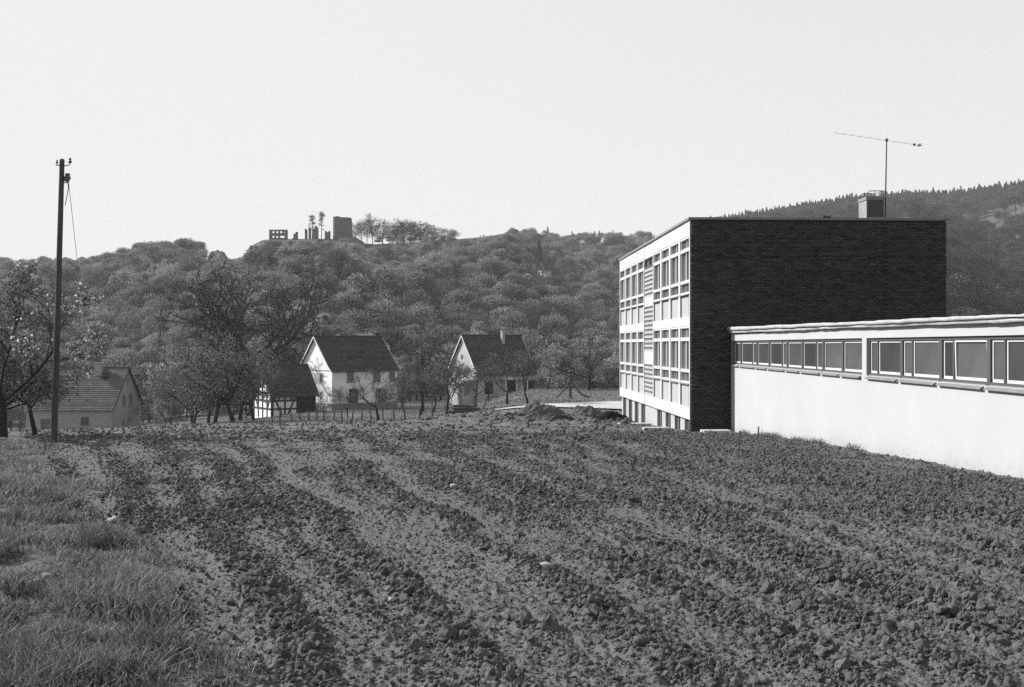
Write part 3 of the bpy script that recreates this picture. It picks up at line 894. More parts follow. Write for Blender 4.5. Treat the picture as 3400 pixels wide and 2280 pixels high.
# ------------------------------------------------------------------ houses
def house(name, label, loc, rz, L, D, eave, ridge, mw_, mr, wins=(), kick=0.0, ov=.35, course=.38, base=None, gable_mat=None, timber=False):
    h_ = empty(name, loc, rz); tag(h_, label, 'house', 'houses in the valley behind the field')
    w = MB().prism([(0, -1.5), (D, -1.5), (D, eave), (D / 2, ridge - .12), (0, eave)], 'x', 0, L)
    link('wall', w.mesh('wall'), mw_, h_)
    rnd_ = random.Random(name + label)
    slope = (ridge - eave) / (D / 2)
    prof = [(D / 2, ridge)]
    if kick:
        prof += [(D / 2 * .16, ridge - slope * D / 2 * .84), (-ov, eave - .05 - ov * slope * .35)]
    else:
        prof += [(-ov, eave - ov * slope)]
    for side in (0, 1):
        mb = MB()
        segs = []
        for (p, q) in zip(prof, prof[1:]):
            ln = math.hypot(q[0] - p[0], q[1] - p[1]); n_ = max(2, round(ln / course))
            for i in range(n_):
                segs.append(((p[0] + (q[0] - p[0]) * i / n_, p[1] + (q[1] - p[1]) * i / n_), (p[0] + (q[0] - p[0]) * (i + 1) / n_, p[1] + (q[1] - p[1]) * (i + 1) / n_)))
        nx = max(4, int((L + .5) / .7))
        for si, (p, q) in enumerate(segs):
            ct = .85 + .3 * rnd_.random()
            for j in range(nx):
                xa = -.25 + (L + .5) * j / nx; xb = -.25 + (L + .5) * (j + 1) / nx - .015
                t = ct * (.8 + .4 * rnd_.random())
                ys_ = [p[0], q[0], q[0], p[0]]; zs_ = [p[1] - .06, q[1] - .02, q[1] + .05, p[1] + .0]
                if side: ys_ = [D - v for v in ys_]
                vs = [(xa, ys_[k], zs_[k]) for k in range(4)] + [(xb, ys_[k], zs_[k]) for k in range(4)]
                mb.add(vs, [(0, 1, 2, 3), (7, 6, 5, 4), (0, 4, 5, 1), (1, 5, 6, 2), (2, 6, 7, 3), (3, 7, 4, 0)], t)
        ro = link('roof', mb.mesh('roof'), mr, h_)
    # verge boards
    for xg in (-.29, L + .26):
        for side in (0, 1):
            mb = MB()
            for (p, q) in zip(prof, prof[1:]):
                a = (xg, p[0] if not side else D - p[0], p[1] - .09); b = (xg, q[0] if not side else D - q[0], q[1] - .07)
                mb.beam(a, b, .16, .05, (1, 0, 0))
            link('verge_board', mb.mesh('verge_board'), gable_mat or M['frame_grey'], h_)
    rid = MB().tube([(-.27, D / 2, ridge + .02), (L + .27, D / 2, ridge + .02)], .11, 6); link('ridge_tiles', rid.mesh('ridge'), mr, h_)
    for (face, a, z, ww, hh, kind) in wins:
        nm = 'door' if kind == 'door' else 'window'
        if face == 'front': pos, rot = (a, 0, z), 0
        elif face == 'left': pos, rot = (0, a, z), -PI / 2
        else: pos, rot = (L, a, z), PI / 2
        e = empty(nm, pos, rot); e.parent = h_
        fr = MB(); t = .07
        fr.box(-ww / 2 - t, -ww / 2, -.05, .02, 0, hh); fr.box(ww / 2, ww / 2 + t, -.05, .02, 0, hh)
        fr.box(-ww / 2 - t, ww / 2 + t, -.05, .02, hh, hh + t)
        if kind != 'door':
            fr.box(-.025, .025, -.035, .0, 0, hh)
        link('frame', fr.mesh('frame'), M['plaster'] if kind == 'w' else M['frame_grey'], e)
        link('leaf' if kind == 'door' else 'pane', MB().box(-ww / 2, ww / 2, -.025, .02, .0, hh).mesh('pane'), M['dark'] if kind == 'door' else M['glass'], e)
        if kind != 'door':
            link('sill', MB().box(-ww / 2 - .12, ww / 2 + .12, -.11, .02, -.07, 0).mesh('sill'), M['plaster'] if kind == 'w' else M['frame_grey'], e)
    if base is not None:
        link('plinth', MB().box(-.03, L + .03, -.03, D + .03, -1.5, .45).mesh('plinth'), base, h_)
    return h_

def chimney(h_, x, y, z0, z1, w=.5, m=None):
    e = link('chimney', MB().box(x - w / 2, x + w / 2, y - w / 2, y + w / 2, z0, z1 - .12).mesh('chimney'), m or M['tile_dark'], h_)
    link('chimney_cap', MB().box(x - w / 2 - .05, x + w / 2 + .05, y - w / 2 - .05, y + w / 2 + .05, z1 - .12, z1).mesh('cap'), m or M['tile_dark'], e)

hX = ux(1102.5, 122)
fh = house('farmhouse', 'white farmhouse with bright gable and dark steep roof behind the small barn', (hX, 122, -7.43), R(39), 9.2, 8.2, 4.45, 8.55, M['plaster_old'], M['tile_dark'],
           [('left', 2.6, 2.9, .75, 1.15, 'w'), ('left', 2.6, .75, .7, 1.0, 'w'), ('left', 6.0, 2.9, .75, 1.15, 'w'), ('front', 2.5, 3.0, .8, 1.2, 'n'), ('front', 2.9, 0, 1.1, 2.1, 'door'),
            ('front', 6.9, 0, 1.1, 2.1, 'door'), ('front', 6.2, 3.0, .8, 1.2, 'n'), ('front', 8.4, 3.0, .7, 1.1, 'n')], kick=1, base=M['frame_grey'], gable_mat=M['plaster'])
chimney(fh, .9, 4.1, 7.9, 9.0, .55); chimney(fh, 8.7, 4.1, 7.9, 9.05, .6)
link('string_course', MB().box(-.04, 0, 0, 8.2, 4.36, 4.44).mesh('course'), M['frame_grey'], fh)

qx, qy = ux(371.6, 112), 112.0
r_ = R(-2.5)
lh = house('grey_cottage', 'grey brick cottage with pale tiled roof beyond the telegraph pole', (qx - 9.6 * math.cos(r_), qy - 9.6 * math.sin(r_), -10.2), r_, 9.6, 8.0, 3.45, 7.75, M['greywall'], M['tile_grey'],
           [('right', 3.1, 3.55, .62, 1.0, 'n'), ('right', 4.9, 3.6, .62, 1.0, 'n'), ('right', 2.9, .75, .62, 1.1, 'n'), ('right', 4.4, .8, .62, 1.1, 'n'), ('right', 4.1, 5.9, .35, .5, 'n'),
            ('front', 2.2, .6, 1.0, 1.5, 'n'), ('front', 6.6, 1.5, .8, .8, 'n')], course=.30, gable_mat=M['tile_dark'])
chimney(lh, 6.6, 3.5, 6.6, 8.25, .75, M['greywall'])
link('skylight', MB().prism([(2.55, 6.75), (3.05, 7.15), (3.05, 7.02), (2.55, 6.55)], 'x', 7.3, 8.0).mesh('skylight'), M['dark'], lh)
link('wall_patch', MB().box(1.3, 9.4, -.025, .0, -.2, 3.0).mesh('apron'), M['greywall'], lh)

tX = ux(1587, 137)
th = house('villa', 'pale house with round attic window behind the blossoming orchard', (tX, 137, -6.95), R(32), 9.2, 8.2, 3.35, 8.35, M['plaster_villa'], M['tile_dark'],
           [('left', 2.4, 1.0, .8, 1.1, 'w'), ('front', 1.7, .4, 1.2, 1.6, 'door'), ('front', 8.3, .5, 1.7, 1.6, 'door'), ('front', 5.2, .0, 1.6, 2.2, 'door')], course=.42, gable_mat=M['plaster'])
chimney(th, 5.9, 3.3, 6.9, 9.0, .42, M['concrete'])
link('round_window', MB().tube([(-.03, 4.4, 5.35), (.02, 4.4, 5.35)], .36, 14).mesh('round_window'), M['glass'], th)
link('porch_roof', MB().box(3.4, 7.0, -1.6, 0, 2.35, 2.5).mesh('porch_roof'), M['plaster'], th)
for q in (3.5, 5.2, 6.9): link('porch_post', MB().box(q - .08, q + .08, -1.55, -1.39, -.5, 2.35).mesh('post'), M['plaster'], th)
ax_ = MB().prism([(-2.6, -1), (0, -1), (0, 2.5), (-2.6, 1.8)], 'y', .8, 3.4); link('lean_to', ax_.mesh('lean_to'), M['plaster_villa'], th)
link('lean_to_window', MB().box(-1.6, -.9, .77, .8, .3, 1.3).mesh('pane'), M['glass'], th)

# half-timbered barn
bX = ux(903, 113)
bn = house('timber_barn', 'small half-timbered barn with a wide black doorway beside the fence', (bX, 113, -8.0), R(35), 5.2, 5.4, 2.75, 5.75, M['white_infill'], M['tile_dark'],
           [], ov=.45, course=.32, gable_mat=M['timber'])
bn['category'] = 'barn'
def tb(a, b, w=.17):
    link('beam', MB().beam(a, b, w, .08, (0, 1, 0) if abs(a[1] - b[1]) < 1e-6 and abs(a[1]) < .2 else (1, 0, 0)).mesh('beam'), M['timber'], bn)
yf = -.03
for q in (.09, 1.5, 2.95, 5.11): tb((q, yf, -.1), (q, yf, 2.75))
tb((0, yf - .01, .95), (2.95, yf - .01, .95)); tb((0, yf - .01, 1.85), (2.95, yf - .01, 1.85)); tb((0, yf - .01, 2.62), (5.2, yf - .01, 2.62)); tb((0, yf - .01, -.05), (3.1, yf - .01, -.05), .25)
tb((.15, yf, 2.5), (1.25, yf, .05)); tb((2.85, yf, 2.5), (1.75, yf, .05)); tb((2.25, yf, 1.85), (2.25, yf, 2.6)); tb((.8, yf, 1.85), (.8, yf, 2.6), .12)
xl = -.03
for q in (.09, 1.4, 2.7, 4.0, 5.3): tb((xl, q, -.1), (xl, q, 2.75 + min(q, 5.4 - q) * 1.0))
for z in (.95, 1.85, 2.72): tb((xl - .01, 0, z), (xl - .01, 5.4, z))
tb((xl - .01, .9, 3.7), (xl - .01, 4.5, 3.7)); tb((xl, .2, 2.6), (xl, 1.3, 1.0)); tb((xl, 4.1, 1.0), (xl, 5.2, 2.6))
d_ = empty('doorway', (4.05, 0, 0)); d_.parent = bn
link('door', MB().box(-1.0, .97, -.05, .0, -.1, 2.5).mesh('door'), M['rubber'], d_)
for q in (-.55, .1, .72): link('plank', MB().box(q, q + .06, -.07, -.05, 0, 2.45).mesh('plank'), M['timber'], d_)
link('stub_beam', MB().box(-.45, -.3, -.07, 0, 2.5, 2.75).mesh('stub'), M['timber'], d_); link('stub_beam', MB().box(.4, .55, -.07, 0, 2.5, 2.75).mesh('stub'), M['timber'], d_)

# far half-timbered house on the hill, and a white hut
fy = SIGHT[0][3]; fx = A_(1247) * fy; fz = hz(fx, fy) + .5
fth = house('hill_house', 'tiny half-timbered white gabled house high on the wooded hill', (fx + 0, fy, fz), R(36), 9, 7.0, 2.6, 6.0, M['plaster'], M['tile_dark'],
            [('left', 2.2, .6, .7, .9, 'n'), ('left', 4.8, .6, .7, .9, 'n'), ('left', 3.5, 2.9, .7, .9, 'n')], course=.6)
for q in (.1, 1.3, 2.9, 4.1, 5.7, 6.9): link('beam', MB().beam((-.03, q, 0), (-.03, q, 2.6 + min(q, 7 - q) * .9), .17, .08, (1, 0, 0)).mesh('beam'), M['timber'], fth)
for z in (1.6, 2.6, 3.9): link('beam', MB().beam((-.04, max(0, (z - 2.6)), z), (-.04, 7 - max(0, (z - 2.6)), z), .17, .08, (1, 0, 0)).mesh('beam'), M['timber'], fth)
hb = empty('hill_barn', (A_(1262) * (fy + 1), fy + 1, hz(A_(1262) * (fy + 1), fy + 1)), R(20)); tag(hb, 'dark roofed barn to the right of the tiny hill house', 'barn')
link('wall', MB().prism([(0, -2), (6, -2), (6, 2.0), (3, 4.6), (0, 2.0)], 'x', 0, 6.5).mesh('wall'), M['greywall'], hb)
mb = MB(); mb.add([(-.3, -.4, 1.7), (6.8, -.4, 1.7), (6.8, 3, 4.8), (-.3, 3, 4.8), (-.3, 6.4, 1.7), (6.8, 6.4, 1.7)], [(0, 1, 2, 3), (3, 2, 5, 4)]); link('roof', mb.mesh('roof'), M['tile_dark'], hb)
hy_ = SIGHT[1][3]; hut = empty('white_hut', (A_(1394) * hy_, hy_, hz(A_(1394) * hy_, hy_) + .4), R(25)); tag(hut, 'tiny white hut among trees on the slope left of the school', 'hut')
link('wall', MB().prism([(0, -5), (2.2, -5), (2.2, 1.2), (1.1, 1.8), (0, 1.2)], 'x', 0, 2.6).mesh('wall'), M['plaster'], hut)
link('roof', MB().prism([(-.2, 1.15), (1.1, 1.95), (2.4, 1.15), (1.1, 1.85)], 'x', -.2, 2.8).mesh('roof'), M['concrete'], hut)

# ------------------------------------------------------------------ castle ruin
CY = 449.0
def cp(x, y, Y=CY): return (A_(x) * Y, Y, E_(y) * Y)
def ruin(name, label, x0, x1, ytop, ybot, depth=2.0, openings=(), ragged=.5, m=None, seed=1, Y=CY, tops=None):
    """ruined masonry: columns of blocks with a ragged top; openings (x0,x1,y0,y1) in photograph columns/rows"""
    p0 = cp(x0, ybot, Y); p1 = cp(x1, ytop, Y)
    W, H = p1[0] - p0[0], p1[2] - p0[2]
    e = empty(name, (p0[0], Y, p0[2])); tag(e, label, 'ruin', 'castle ruins on the hilltop')
    rr = random.Random(seed)
    ops = [((cp(a, 0, Y)[0] - p0[0]), (cp(b, 0, Y)[0] - p0[0]), cp(0, d, Y)[2] - p0[2], cp(0, c, Y)[2] - p0[2]) for (a, b, c, d) in openings]
    mb = MB(); st = .55; nx = max(2, round(W / st)); nz_ = max(2, round(H / .5))
    for i in range(nx):
        xa, xb = W * i / nx, W * (i + 1) / nx; xm = (xa + xb) / 2
        hh = H - ragged * rr.random()
        if tops: hh = np.interp(xm / W, [q[0] for q in tops], [q[1] * H for q in tops]) - ragged * rr.random()
        for k in range(nz_):
            za, zb = H * k / nz_, H * (k + 1) / nz_; zm = (za + zb) / 2
            if zm > hh: continue
            if any(o[0] < xm < o[1] and o[2] < zm < o[3] for o in ops): continue
            j = .12 * rr.random()
            mb.box(xa, xb, -j, depth + .1 * rr.random(), za, zb)
    mb.box(0, W, .2, depth - .1, -2.5, .01)
    link('masonry', mb.mesh('masonry'), m or M['stone'], e)
    return e
# round-cornered keep
kp = empty('castle_tower', cp(759, 546, CY - 2)); tag(kp, 'broad ruined stone tower standing highest on the wooded hill', 'tower', 'castle ruins on the hilltop')
rr = random.Random(3); mb = MB(); Wt = 40 * 1.45423 / 3400 * (CY - 2); Ht = 54 * 1.45423 / 3400 * (CY - 2); nlev, nsid = 26, 24
lev = []
for k in range(nlev + 1):
    ring = []
    for j in range(nsid):
        a_ = 2 * PI * (j + .5) / nsid; c_, s_ = math.cos(a_), math.sin(a_)
        q = (abs(c_) ** 6 + abs(s_) ** 6) ** (-1 / 6)
        rad = Wt / 2 * q * (1 + .02 * (rr.random() - .5)) * (1.02 - .02 * k / nlev)
        zz = Ht * k / nlev
        if k == nlev: zz -= (.9 if c_ > .1 else .2) + .5 * rr.random()
        elif k == nlev - 1: zz -= .7
        ring.append((Wt / 2 + rad * c_, Wt / 2 + rad * s_ * .95, zz))
    lev.append(ring)
vs = [v for r2 in lev for v in r2]; fs = []
for k in range(nlev):
    for j in range(nsid): fs.append((k * nsid + j, k * nsid + (j + 1) % nsid, (k + 1) * nsid + (j + 1) % nsid, (k + 1) * nsid + j))
fs.append(tuple(nlev * nsid + j for j in range(nsid)))
mb.add(vs, fs); link('masonry', mb.mesh('tower'), M['stone'], kp)
link('window_slit', MB().box(1.2, 1.7, -.05, .1, 4.9, 5.8).mesh('slit'), M['dark'], kp)
# mound of rubble under the tower
def mound(name, label, cat, cx, cy, rx, ry, hh, z0, m, seed, group=None, rough=.25, power=1.0, n=40, kind=None):
    th_ = np.linspace(0, 2 * PI, n * 2, endpoint=False); rr_ = np.linspace(0, 1, n)
    TH, RR = np.meshgrid(th_, rr_)
    x_ = np.cos(TH) * RR * rx; y_ = np.sin(TH) * RR * ry
    z_ = hh * np.clip(1 - RR ** 2, 0, 1) ** power * (1 + rough * 2 * (fbm(x_ / rx * 2.2 + seed, y_ / ry * 2.2, seed, 4) - .5)) + (fbm(x_ / rx * 9, y_ / ry * 9, seed + 5, 3) - .5) * hh * rough * .6
    z_ = z_ - .6 * sstep(.93, 1, RR) * hh
    V_ = np.stack([x_, y_, z_], -1).reshape(-1, 3); nt_ = n * 2
    F_ = []
    for i in range(n - 1):
        j = np.arange(nt_); F_.append(np.stack([i * nt_ + j, i * nt_ + (j + 1) % nt_, (i + 1) * nt_ + (j + 1) % nt_, (i + 1) * nt_ + j], 1)[:, ::-1])
    o = link(name, np_mesh(name, V_, np.concatenate(F_), smooth=True), m); o.location = (cx, cy, z0)
    if cat: tag(o, label, cat, group)
    if kind: o['kind'] = kind
    return o
c0 = cp(797, 558, CY + 1); mound('castle_mound', 'grassy rubble mound sloping away right of the ruined tower', 'mound', c0[0], c0[1], 8.5, 9, 5.0, c0[2] - 1.2, M['rock'], 31, rough=.2)
ruin('ruined_wall', 'ruined castle wall with two rows of empty window openings', 614.5, 655.5, 524.5, 546, 1.6,
     [(621 + i * 8.2, 626 + i * 8.2, 527.5, 533.5) for i in range(4)] + [(620.5 + i * 8.2, 626.5 + i * 8.2, 537, 544) for i in range(4)], .08, seed=4)
ruin('wall_stump', 'small leaning wall stump beside the windowed castle wall', 664, 673, 531, 546, 1.4, (), .3, seed=6, tops=[(0, .1), (.55, .2), (.7, 1), (1, .9)])
ruin('wall_stump', 'slender stone stump between castle wall and tall pillars', 674.5, 679, 529.5, 546, 1.4, (), .3, seed=7)
ruin('ruined_pillar', 'leftmost narrow stone pillar of the castle trio', 696, 700.5, 522, 546, 1.6, (), .4, seed=8)
ruin('ruined_pillar', 'middle narrow stone pillar of the castle trio', 704.5, 709, 519.5, 546, 1.6, (), .4, seed=9)
ruin('ruined_pillar', 'tallest thick stone pillar of the castle trio', 713.5, 725.5, 516, 546, 1.8, (), .4, seed=10, tops=[(0, .7), (.3, .8), (.5, 1), (1, .96)])
ruin('wall_block', 'low square wall remnant just left of the castle tower', 741.5, 752.5, 527.5, 546, 2.4, (), .3, seed=12)
mound('rock_crag', 'bare rock crag beside the notch in the ridge', 'rock', *cp(497, 592, 444)[:2], 5.5, 5, 6.0, cp(497, 592, 444)[2] - 2.8, M['rock'], 35, rough=.3, power=.7)
# ------------------------------------------------------------------ trees
class Tree:
    def __init__(s, seed, **k):
        s.r = random.Random(seed); s.k = k; s.tubes = []; s.tips = []
    def grow(s, p, d, L, r, lvl):
        k = s.k; R_ = s.r
        n = k['nseg'][min(lvl, len(k['nseg']) - 1)]
        pts, rads, dirs = [p.copy()], [r], [d.copy()]
        wob = k['wob'][min(lvl, len(k['wob']) - 1)]; trop = k['trop'][min(lvl, len(k['trop']) - 1)]
        end = r * k.get('taper', .45)
        for i in range(n):
            d = (d + Vector((R_.gauss(0, wob), R_.gauss(0, wob), R_.gauss(0, wob) + trop))).normalized()
            p = p + d * (L / n)
            pts.append(p.copy()); rads.append(r + (end - r) * (i + 1) / n); dirs.append(d.copy())
        s.tubes.append((pts, rads, lvl))
        mx = k['levels']
        if lvl >= mx - k.get('leaf_levels', 1):
            for i in range(1, len(pts)): s.tips.append((pts[i], pts[i - 1], lvl))
        if lvl < mx:
            c0, c1 = k['kids'][min(lvl, len(k['kids']) - 1)]
            nk = R_.randint(c0, c1)
            st = k['start'][min(lvl, len(k['start']) - 1)]
            a0 = R_.uniform(0, 2 * PI)
            for j in range(nk):
                t = st + (1 - st) * (j + R_.random()) / nk
                f = min(t * n, n - 1e-4); i = int(f); u = f - i
                q = pts[i].lerp(pts[i + 1], u); rq = rads[i] + (rads[i + 1] - rads[i]) * u; dd = dirs[i + 1]
                ang = R(R_.uniform(*k['angle'][min(lvl, len(k['angle']) - 1)]))
                ax = dd.cross(Vector((0.2, .3, .9)));
                if ax.length < .05: ax = Vector((1, 0, 0))
                ax.normalize()
                ax = Matrix.Rotation(a0 + j * 2.4 + R_.gauss(0, .4), 3, dd) @ ax
                nd = Matrix.Rotation(ang, 3, ax) @ dd
                s.grow(q, nd, L * R_.uniform(*k['ratio'][min(lvl, len(k['ratio']) - 1)]) * (1.1 - .35 * t), rq * k.get('rr', .62), lvl + 1)
        return s
    def wood(s, name, minr=.0):
        mb = MB()
        for pts, rads, lvl in s.tubes:
            mb.tube(pts, [max(q, minr) for q in rads], (7, 5, 4, 3, 3, 3, 3)[min(lvl, 6)], cap=False)
        return mb
    def leafpts(s, per, spread, seed):
        rg = np.random.default_rng(seed)
        if not s.tips: return np.zeros((0, 3))
        a = np.array([t[0][:] for t in s.tips]); b = np.array([t[1][:] for t in s.tips])
        idx = np.repeat(np.arange(len(a)), per)
        u = rg.random((len(idx), 1))
        return a[idx] * u + b[idx] * (1 - u) + rg.normal(0, spread, (len(idx), 3))

APPLE = dict(levels=4, nseg=[3, 4, 3, 3, 2], wob=[.10, .17, .22, .28, .3], trop=[.05, .10, .07, .03, 0], kids=[(4, 5), (4, 6), (4, 5), (3, 4)], start=[.7, .3, .25, .2],
             angle=[(28, 58), (30, 60), (30, 65), (30, 70)], ratio=[(1.5, 2.0), (.5, .72), (.5, .72), (.45, .7)], rr=.60, taper=.5, leaf_levels=2)
def tree_meshes(name, seed, P, L, r, leaf_n, leaf_s, spread, minr=.008, lo=.5, hi=1.4):
    t = Tree(seed, **P); t.grow(Vector((0, 0, -.25)), Vector((t.r.gauss(0, .06), t.r.gauss(0, .06), 1)).normalized(), L, r, 0)
    wm = t.wood(name, minr).mesh(name + '_wood', smooth=True)
    lp = t.leafpts(leaf_n, spread, seed)
    lm = None
    if len(lp):
        V_, F_, T_ = leaf_quads(lp, leaf_s, seed + 1, lo, hi, .7); lm = np_mesh(name + '_leaves', V_, F_, T_)
    zs = [q.z for t_ in t.tubes for q in t_[0]]
    0 and print('TREE', name, round(max(zs), 2), len(t.tubes), len(lp), round(max(math.hypot(q.x, q.y) for t_ in t.tubes for q in t_[0]), 2))
    return wm, lm, max(zs), t

def place(name, label, cat, wm, lm, h0, x, y, H, rz, group, bark=None, leafm=None, z=None, widen=1.0, lean=(0, 0), extra=None):
    e = empty(name, (x, y, gz(x, y) if z is None else z), rz); tag(e, label, cat, group)
    s_ = H / h0
    e.scale = (s_ * widen, s_ * widen, s_)
    e.rotation_euler = (lean[0], lean[1], rz)
    o = bpy.data.objects.new('trunk', wm); COL.objects.link(o); o.parent = e
    if not wm.materials: wm.materials.append(bark or M['bark'])
    for i, (lm_, mm) in enumerate([(lm, leafm or M['leaf'])] + (extra or [])):
        if lm_ is None: continue
        o = bpy.data.objects.new('crown' if i == 0 else 'blossom', lm_); COL.objects.link(o); o.parent = e
        if not lm_.materials: lm_.materials.append(mm)
    return e

fruit = [tree_meshes('fruit_%d' % i, 200 + i, APPLE, 1.5, .11, 2, .05, .10) for i in range(4)]
OR = dict(APPLE); OR.update(kids=[(5, 6), (5, 6), (4, 5), (3, 4)], leaf_levels=2)
dense = [tree_meshes('orchard_%d' % i, 230 + i, OR, 1.6, .13, 2, .06, .13) for i in range(3)]
bareP = dict(APPLE); bareP.update(kids=[(3, 4), (4, 5), (3, 5), (3, 4)])
bare = [tree_meshes('bare_%d' % i, 260 + i, bareP, 1.5, .13, 1, .04, .08, minr=.011) for i in range(2)]
blos = []
for i in range(2):
    wm, lm, h0, t = tree_meshes('blossom_%d' % i, 280 + i, OR, 1.3, .10, 2, .05, .12)
    V_, F_, T_ = leaf_quads(t.leafpts(2, .12, 900 + i), .055, 910 + i, .2, .8, .9); blos.append((wm, lm, h0, np_mesh('blossom_%d_flowers' % i, V_, F_, T_)))

gO = 'fruit trees in the orchard behind the field'
def orch(src, u, Y, H, label, rz, widen=1.0, **k):
    return place('fruit_tree', label, 'tree', src[0], src[1], src[2], ux(u, Y), Y, H, rz, gO, widen=widen, **k)
def orchb(i, u, Y, H, label, rz, widen=1.0, **k):
    b = blos[i]; return place('fruit_tree', label, 'tree', b[0], b[1], b[2], ux(u, Y), Y, H, rz, gO, widen=widen, extra=[(b[3], M['blossom'])], **k)
# thicket left of the barn
orch(dense[0], 640, 84, 4.8, 'dark leafy fruit tree right of the pale bush by the grey cottage', .4)
orch(dense[1], 708, 82, 6.2, 'dense dark fruit tree, second in the thicket left of the barn', 1.9, 1.05)
orch(dense[2], 778, 80, 7.2, 'tallest thick trunked fruit tree of the thicket left of the barn', 3.0, 1.1)
orch(dense[0], 846, 88, 5.6, 'dark fruit tree half covering the left side of the barn', 4.4)
orch(dense[1], 645, 98, 5.8, 'rounded dark fruit tree behind the thicket near the cottage', 5.2, 1.15)
orch(fruit[1], 800, 100, 6.8, 'bushy fruit tree in front of the big bare oak trunk', 2.2, 1.2)
orch(dense[2], 690, 102, 6.4, 'leafy fruit tree at the back of the thicket under the oak', .8, 1.2)
# in front of the farmhouse and along the fence
orch(bare[0], 1258, 78, 4.2, 'spreading thin-leaved fruit tree in front of the farmhouse door', .6, 1.05)
orch(fruit[0], 1153, 92, 3.4, 'small twiggy fruit tree before the white gable corner', 2.6)
orch(fruit[2], 1398, 98, 4.4, 'leafy fruit tree under the drooping birch', 1.2, 1.1)
orch(fruit[3], 1484, 76, 4.4, 'tall stemmed fruit tree at the fence right of the farmhouse', 3.7)
orch(bare[1], 1576, 86, 3.9, 'forked fruit tree before the gable of the villa', 5.0)
orch(fruit[0], 1622, 96, 4.0, 'leaning fruit tree in front of the villa wall', 4.1)
orch(fruit[1], 1686, 80, 4.4, 'upright fruit tree covering the middle of the villa roof', 2.9)
orch(fruit[2], 1752, 76, 4.2, 'thin trunked fruit tree right of the villa near the soil heaps', 5.7, .85)
orchb(0, 1818, 104, 5.0, 'pale blossoming fruit tree between villa and spreading dark tree', 1.1)
orch(bare[0], 1957, 100, 6.0, 'dark wide branched tree on the meadow just left of the school', 2.1, 1.2)
orch(fruit[3], 1880, 112, 4.4, 'low leafy tree behind the propped post', .2)
orch(dense[1], 2010, 108, 3.0, 'low bush-like tree hugging the school corner', .9, 1.4)
orch(fruit[2], 1440, 108, 4.6, 'rounded fruit tree between birch and villa', 3.3, 1.2)
orch(dense[0], 1345, 112, 4.2, 'bush-like tree at the right corner of the farmhouse', 3.9, 1.1)
# pale blossoming trees by the cottage
orchb(1, 572, 118, 7.6, 'pale blossoming tree beside the gable of the grey cottage', .3, .5)
orchb(0, 548, 96, 3.0, 'low white flowering bush in front of the grey cottage gable', 2.4, .95)
orchb(1, 335, 142, 6.0, 'left pale round tree above the cottage roof', 1.4)
orchb(0, 418, 142, 6.6, 'right pale round tree above the cottage roof', 4.4)

# blossoming apple tree at the left edge, close by
nearP = dict(APPLE); nearP.update(levels=5, kids=[(4, 5), (4, 5), (3, 4), (3, 4), (2, 3)], ratio=[(1.5, 2.0), (.5, .75), (.55, .75), (.5, .7), (.5, .7)], leaf_levels=2)
wm, lm, h0, t = tree_meshes('near_apple', 333, nearP, 1.5, .12, 5, .036, .06, minr=.006)
tp = t.leafpts(1, .06, 77); cl = (vnoise(tp[:, 0] * 1.3 + tp[:, 2], tp[:, 1] * 1.3 + tp[:, 2] * .7, 5) > .52); tp = np.repeat(tp[cl], 2, 0) + np.random.default_rng(4).normal(0, .05, (cl.sum() * 2, 3))
V_, F_, T_ = leaf_quads(tp, .036, 78, .5, 1.0, .9); bm_ = np_mesh('near_apple_flowers', V_, F_, T_)
place('apple_tree', 'large blossoming apple tree at the left edge by the telegraph pole', 'tree', wm, lm, h0, -15.9, 32, 5.6, 1.0, None, extra=[(bm_, M['blossom'])], widen=.95)
place('apple_tree', 'second dark apple tree behind the blossoming one at the left edge', 'tree', dense[2][0], dense[2][1], dense[2][2], ux(120, 37), 37, 4.3, 2.0, None, widen=.9)
place('apple_tree', 'leafy dark bush-like apple tree at the very left edge of the picture', 'tree', dense[0][0], dense[0][1], dense[0][2], ux(-30, 34), 34, 3.8, .7, None, widen=.9)
# big bare oak
OAK = dict(levels=5, nseg=[4, 6, 5, 4, 3, 3, 2], wob=[.06, .17, .2, .22, .25, .28, .3], trop=[.02, .05, .05, .04, .03, .02, .0], kids=[(7, 8), (5, 6), (3, 4), (3, 3), (2, 2)],
           start=[.42, .3, .3, .25, .2, .2], angle=[(35, 72), (28, 58), (28, 55), (28, 55), (28, 60), (30, 60)], ratio=[(1.35, 1.8), (.5, .72), (.55, .75), (.5, .7), (.5, .7), (.5, .7)], rr=.6, taper=.45, leaf_levels=0)
wm, lm, h0, t = tree_meshes('oak', 17, OAK, 5.5, .75, 1, .05, .12, minr=.042, lo=.5, hi=1.0)
place('oak_tree', 'huge bare oak with spreading black branches behind the barn', 'tree', wm, lm, h0, ux(850, 140), 140, 21.0, .8, None, z=-9.2, widen=1.0)

# weeping birch
BIR = dict(levels=3, nseg=[6, 4, 5, 5], wob=[.04, .12, .12, .1], trop=[.06, .02, -.28, -.35], kids=[(13, 15), (5, 7), (3, 4)], start=[.22, .3, .2], angle=[(35, 60), (30, 60), (20, 50)],
           ratio=[(.34, .48), (.5, .75), (.6, .9)], rr=.5, taper=.25, leaf_levels=1)
wm, lm, h0, t = tree_meshes('birch', 61, BIR, 8.6, .16, 4, .085, .08, minr=.012, lo=.35, hi=.95)
place('birch_tree', 'tall drooping birch between the white farmhouse and the villa', 'tree', wm, lm, h0, ux(1405, 112), 112, 9.6, .4, None, widen=1.25)

# lone dark spruce on the hill above the far house
spm = conifer_mesh('spruce', 99, 13, 3.0, 1300)
sy_ = fy + 9.0; sp_ = empty('spruce_tree', (A_(1231) * sy_, sy_, hz(A_(1231) * sy_, sy_) - .5)); tag(sp_, 'single dark spruce above the tiny half-timbered hill house', 'tree')
o = link('crown', spm, M['conifer'], sp_)

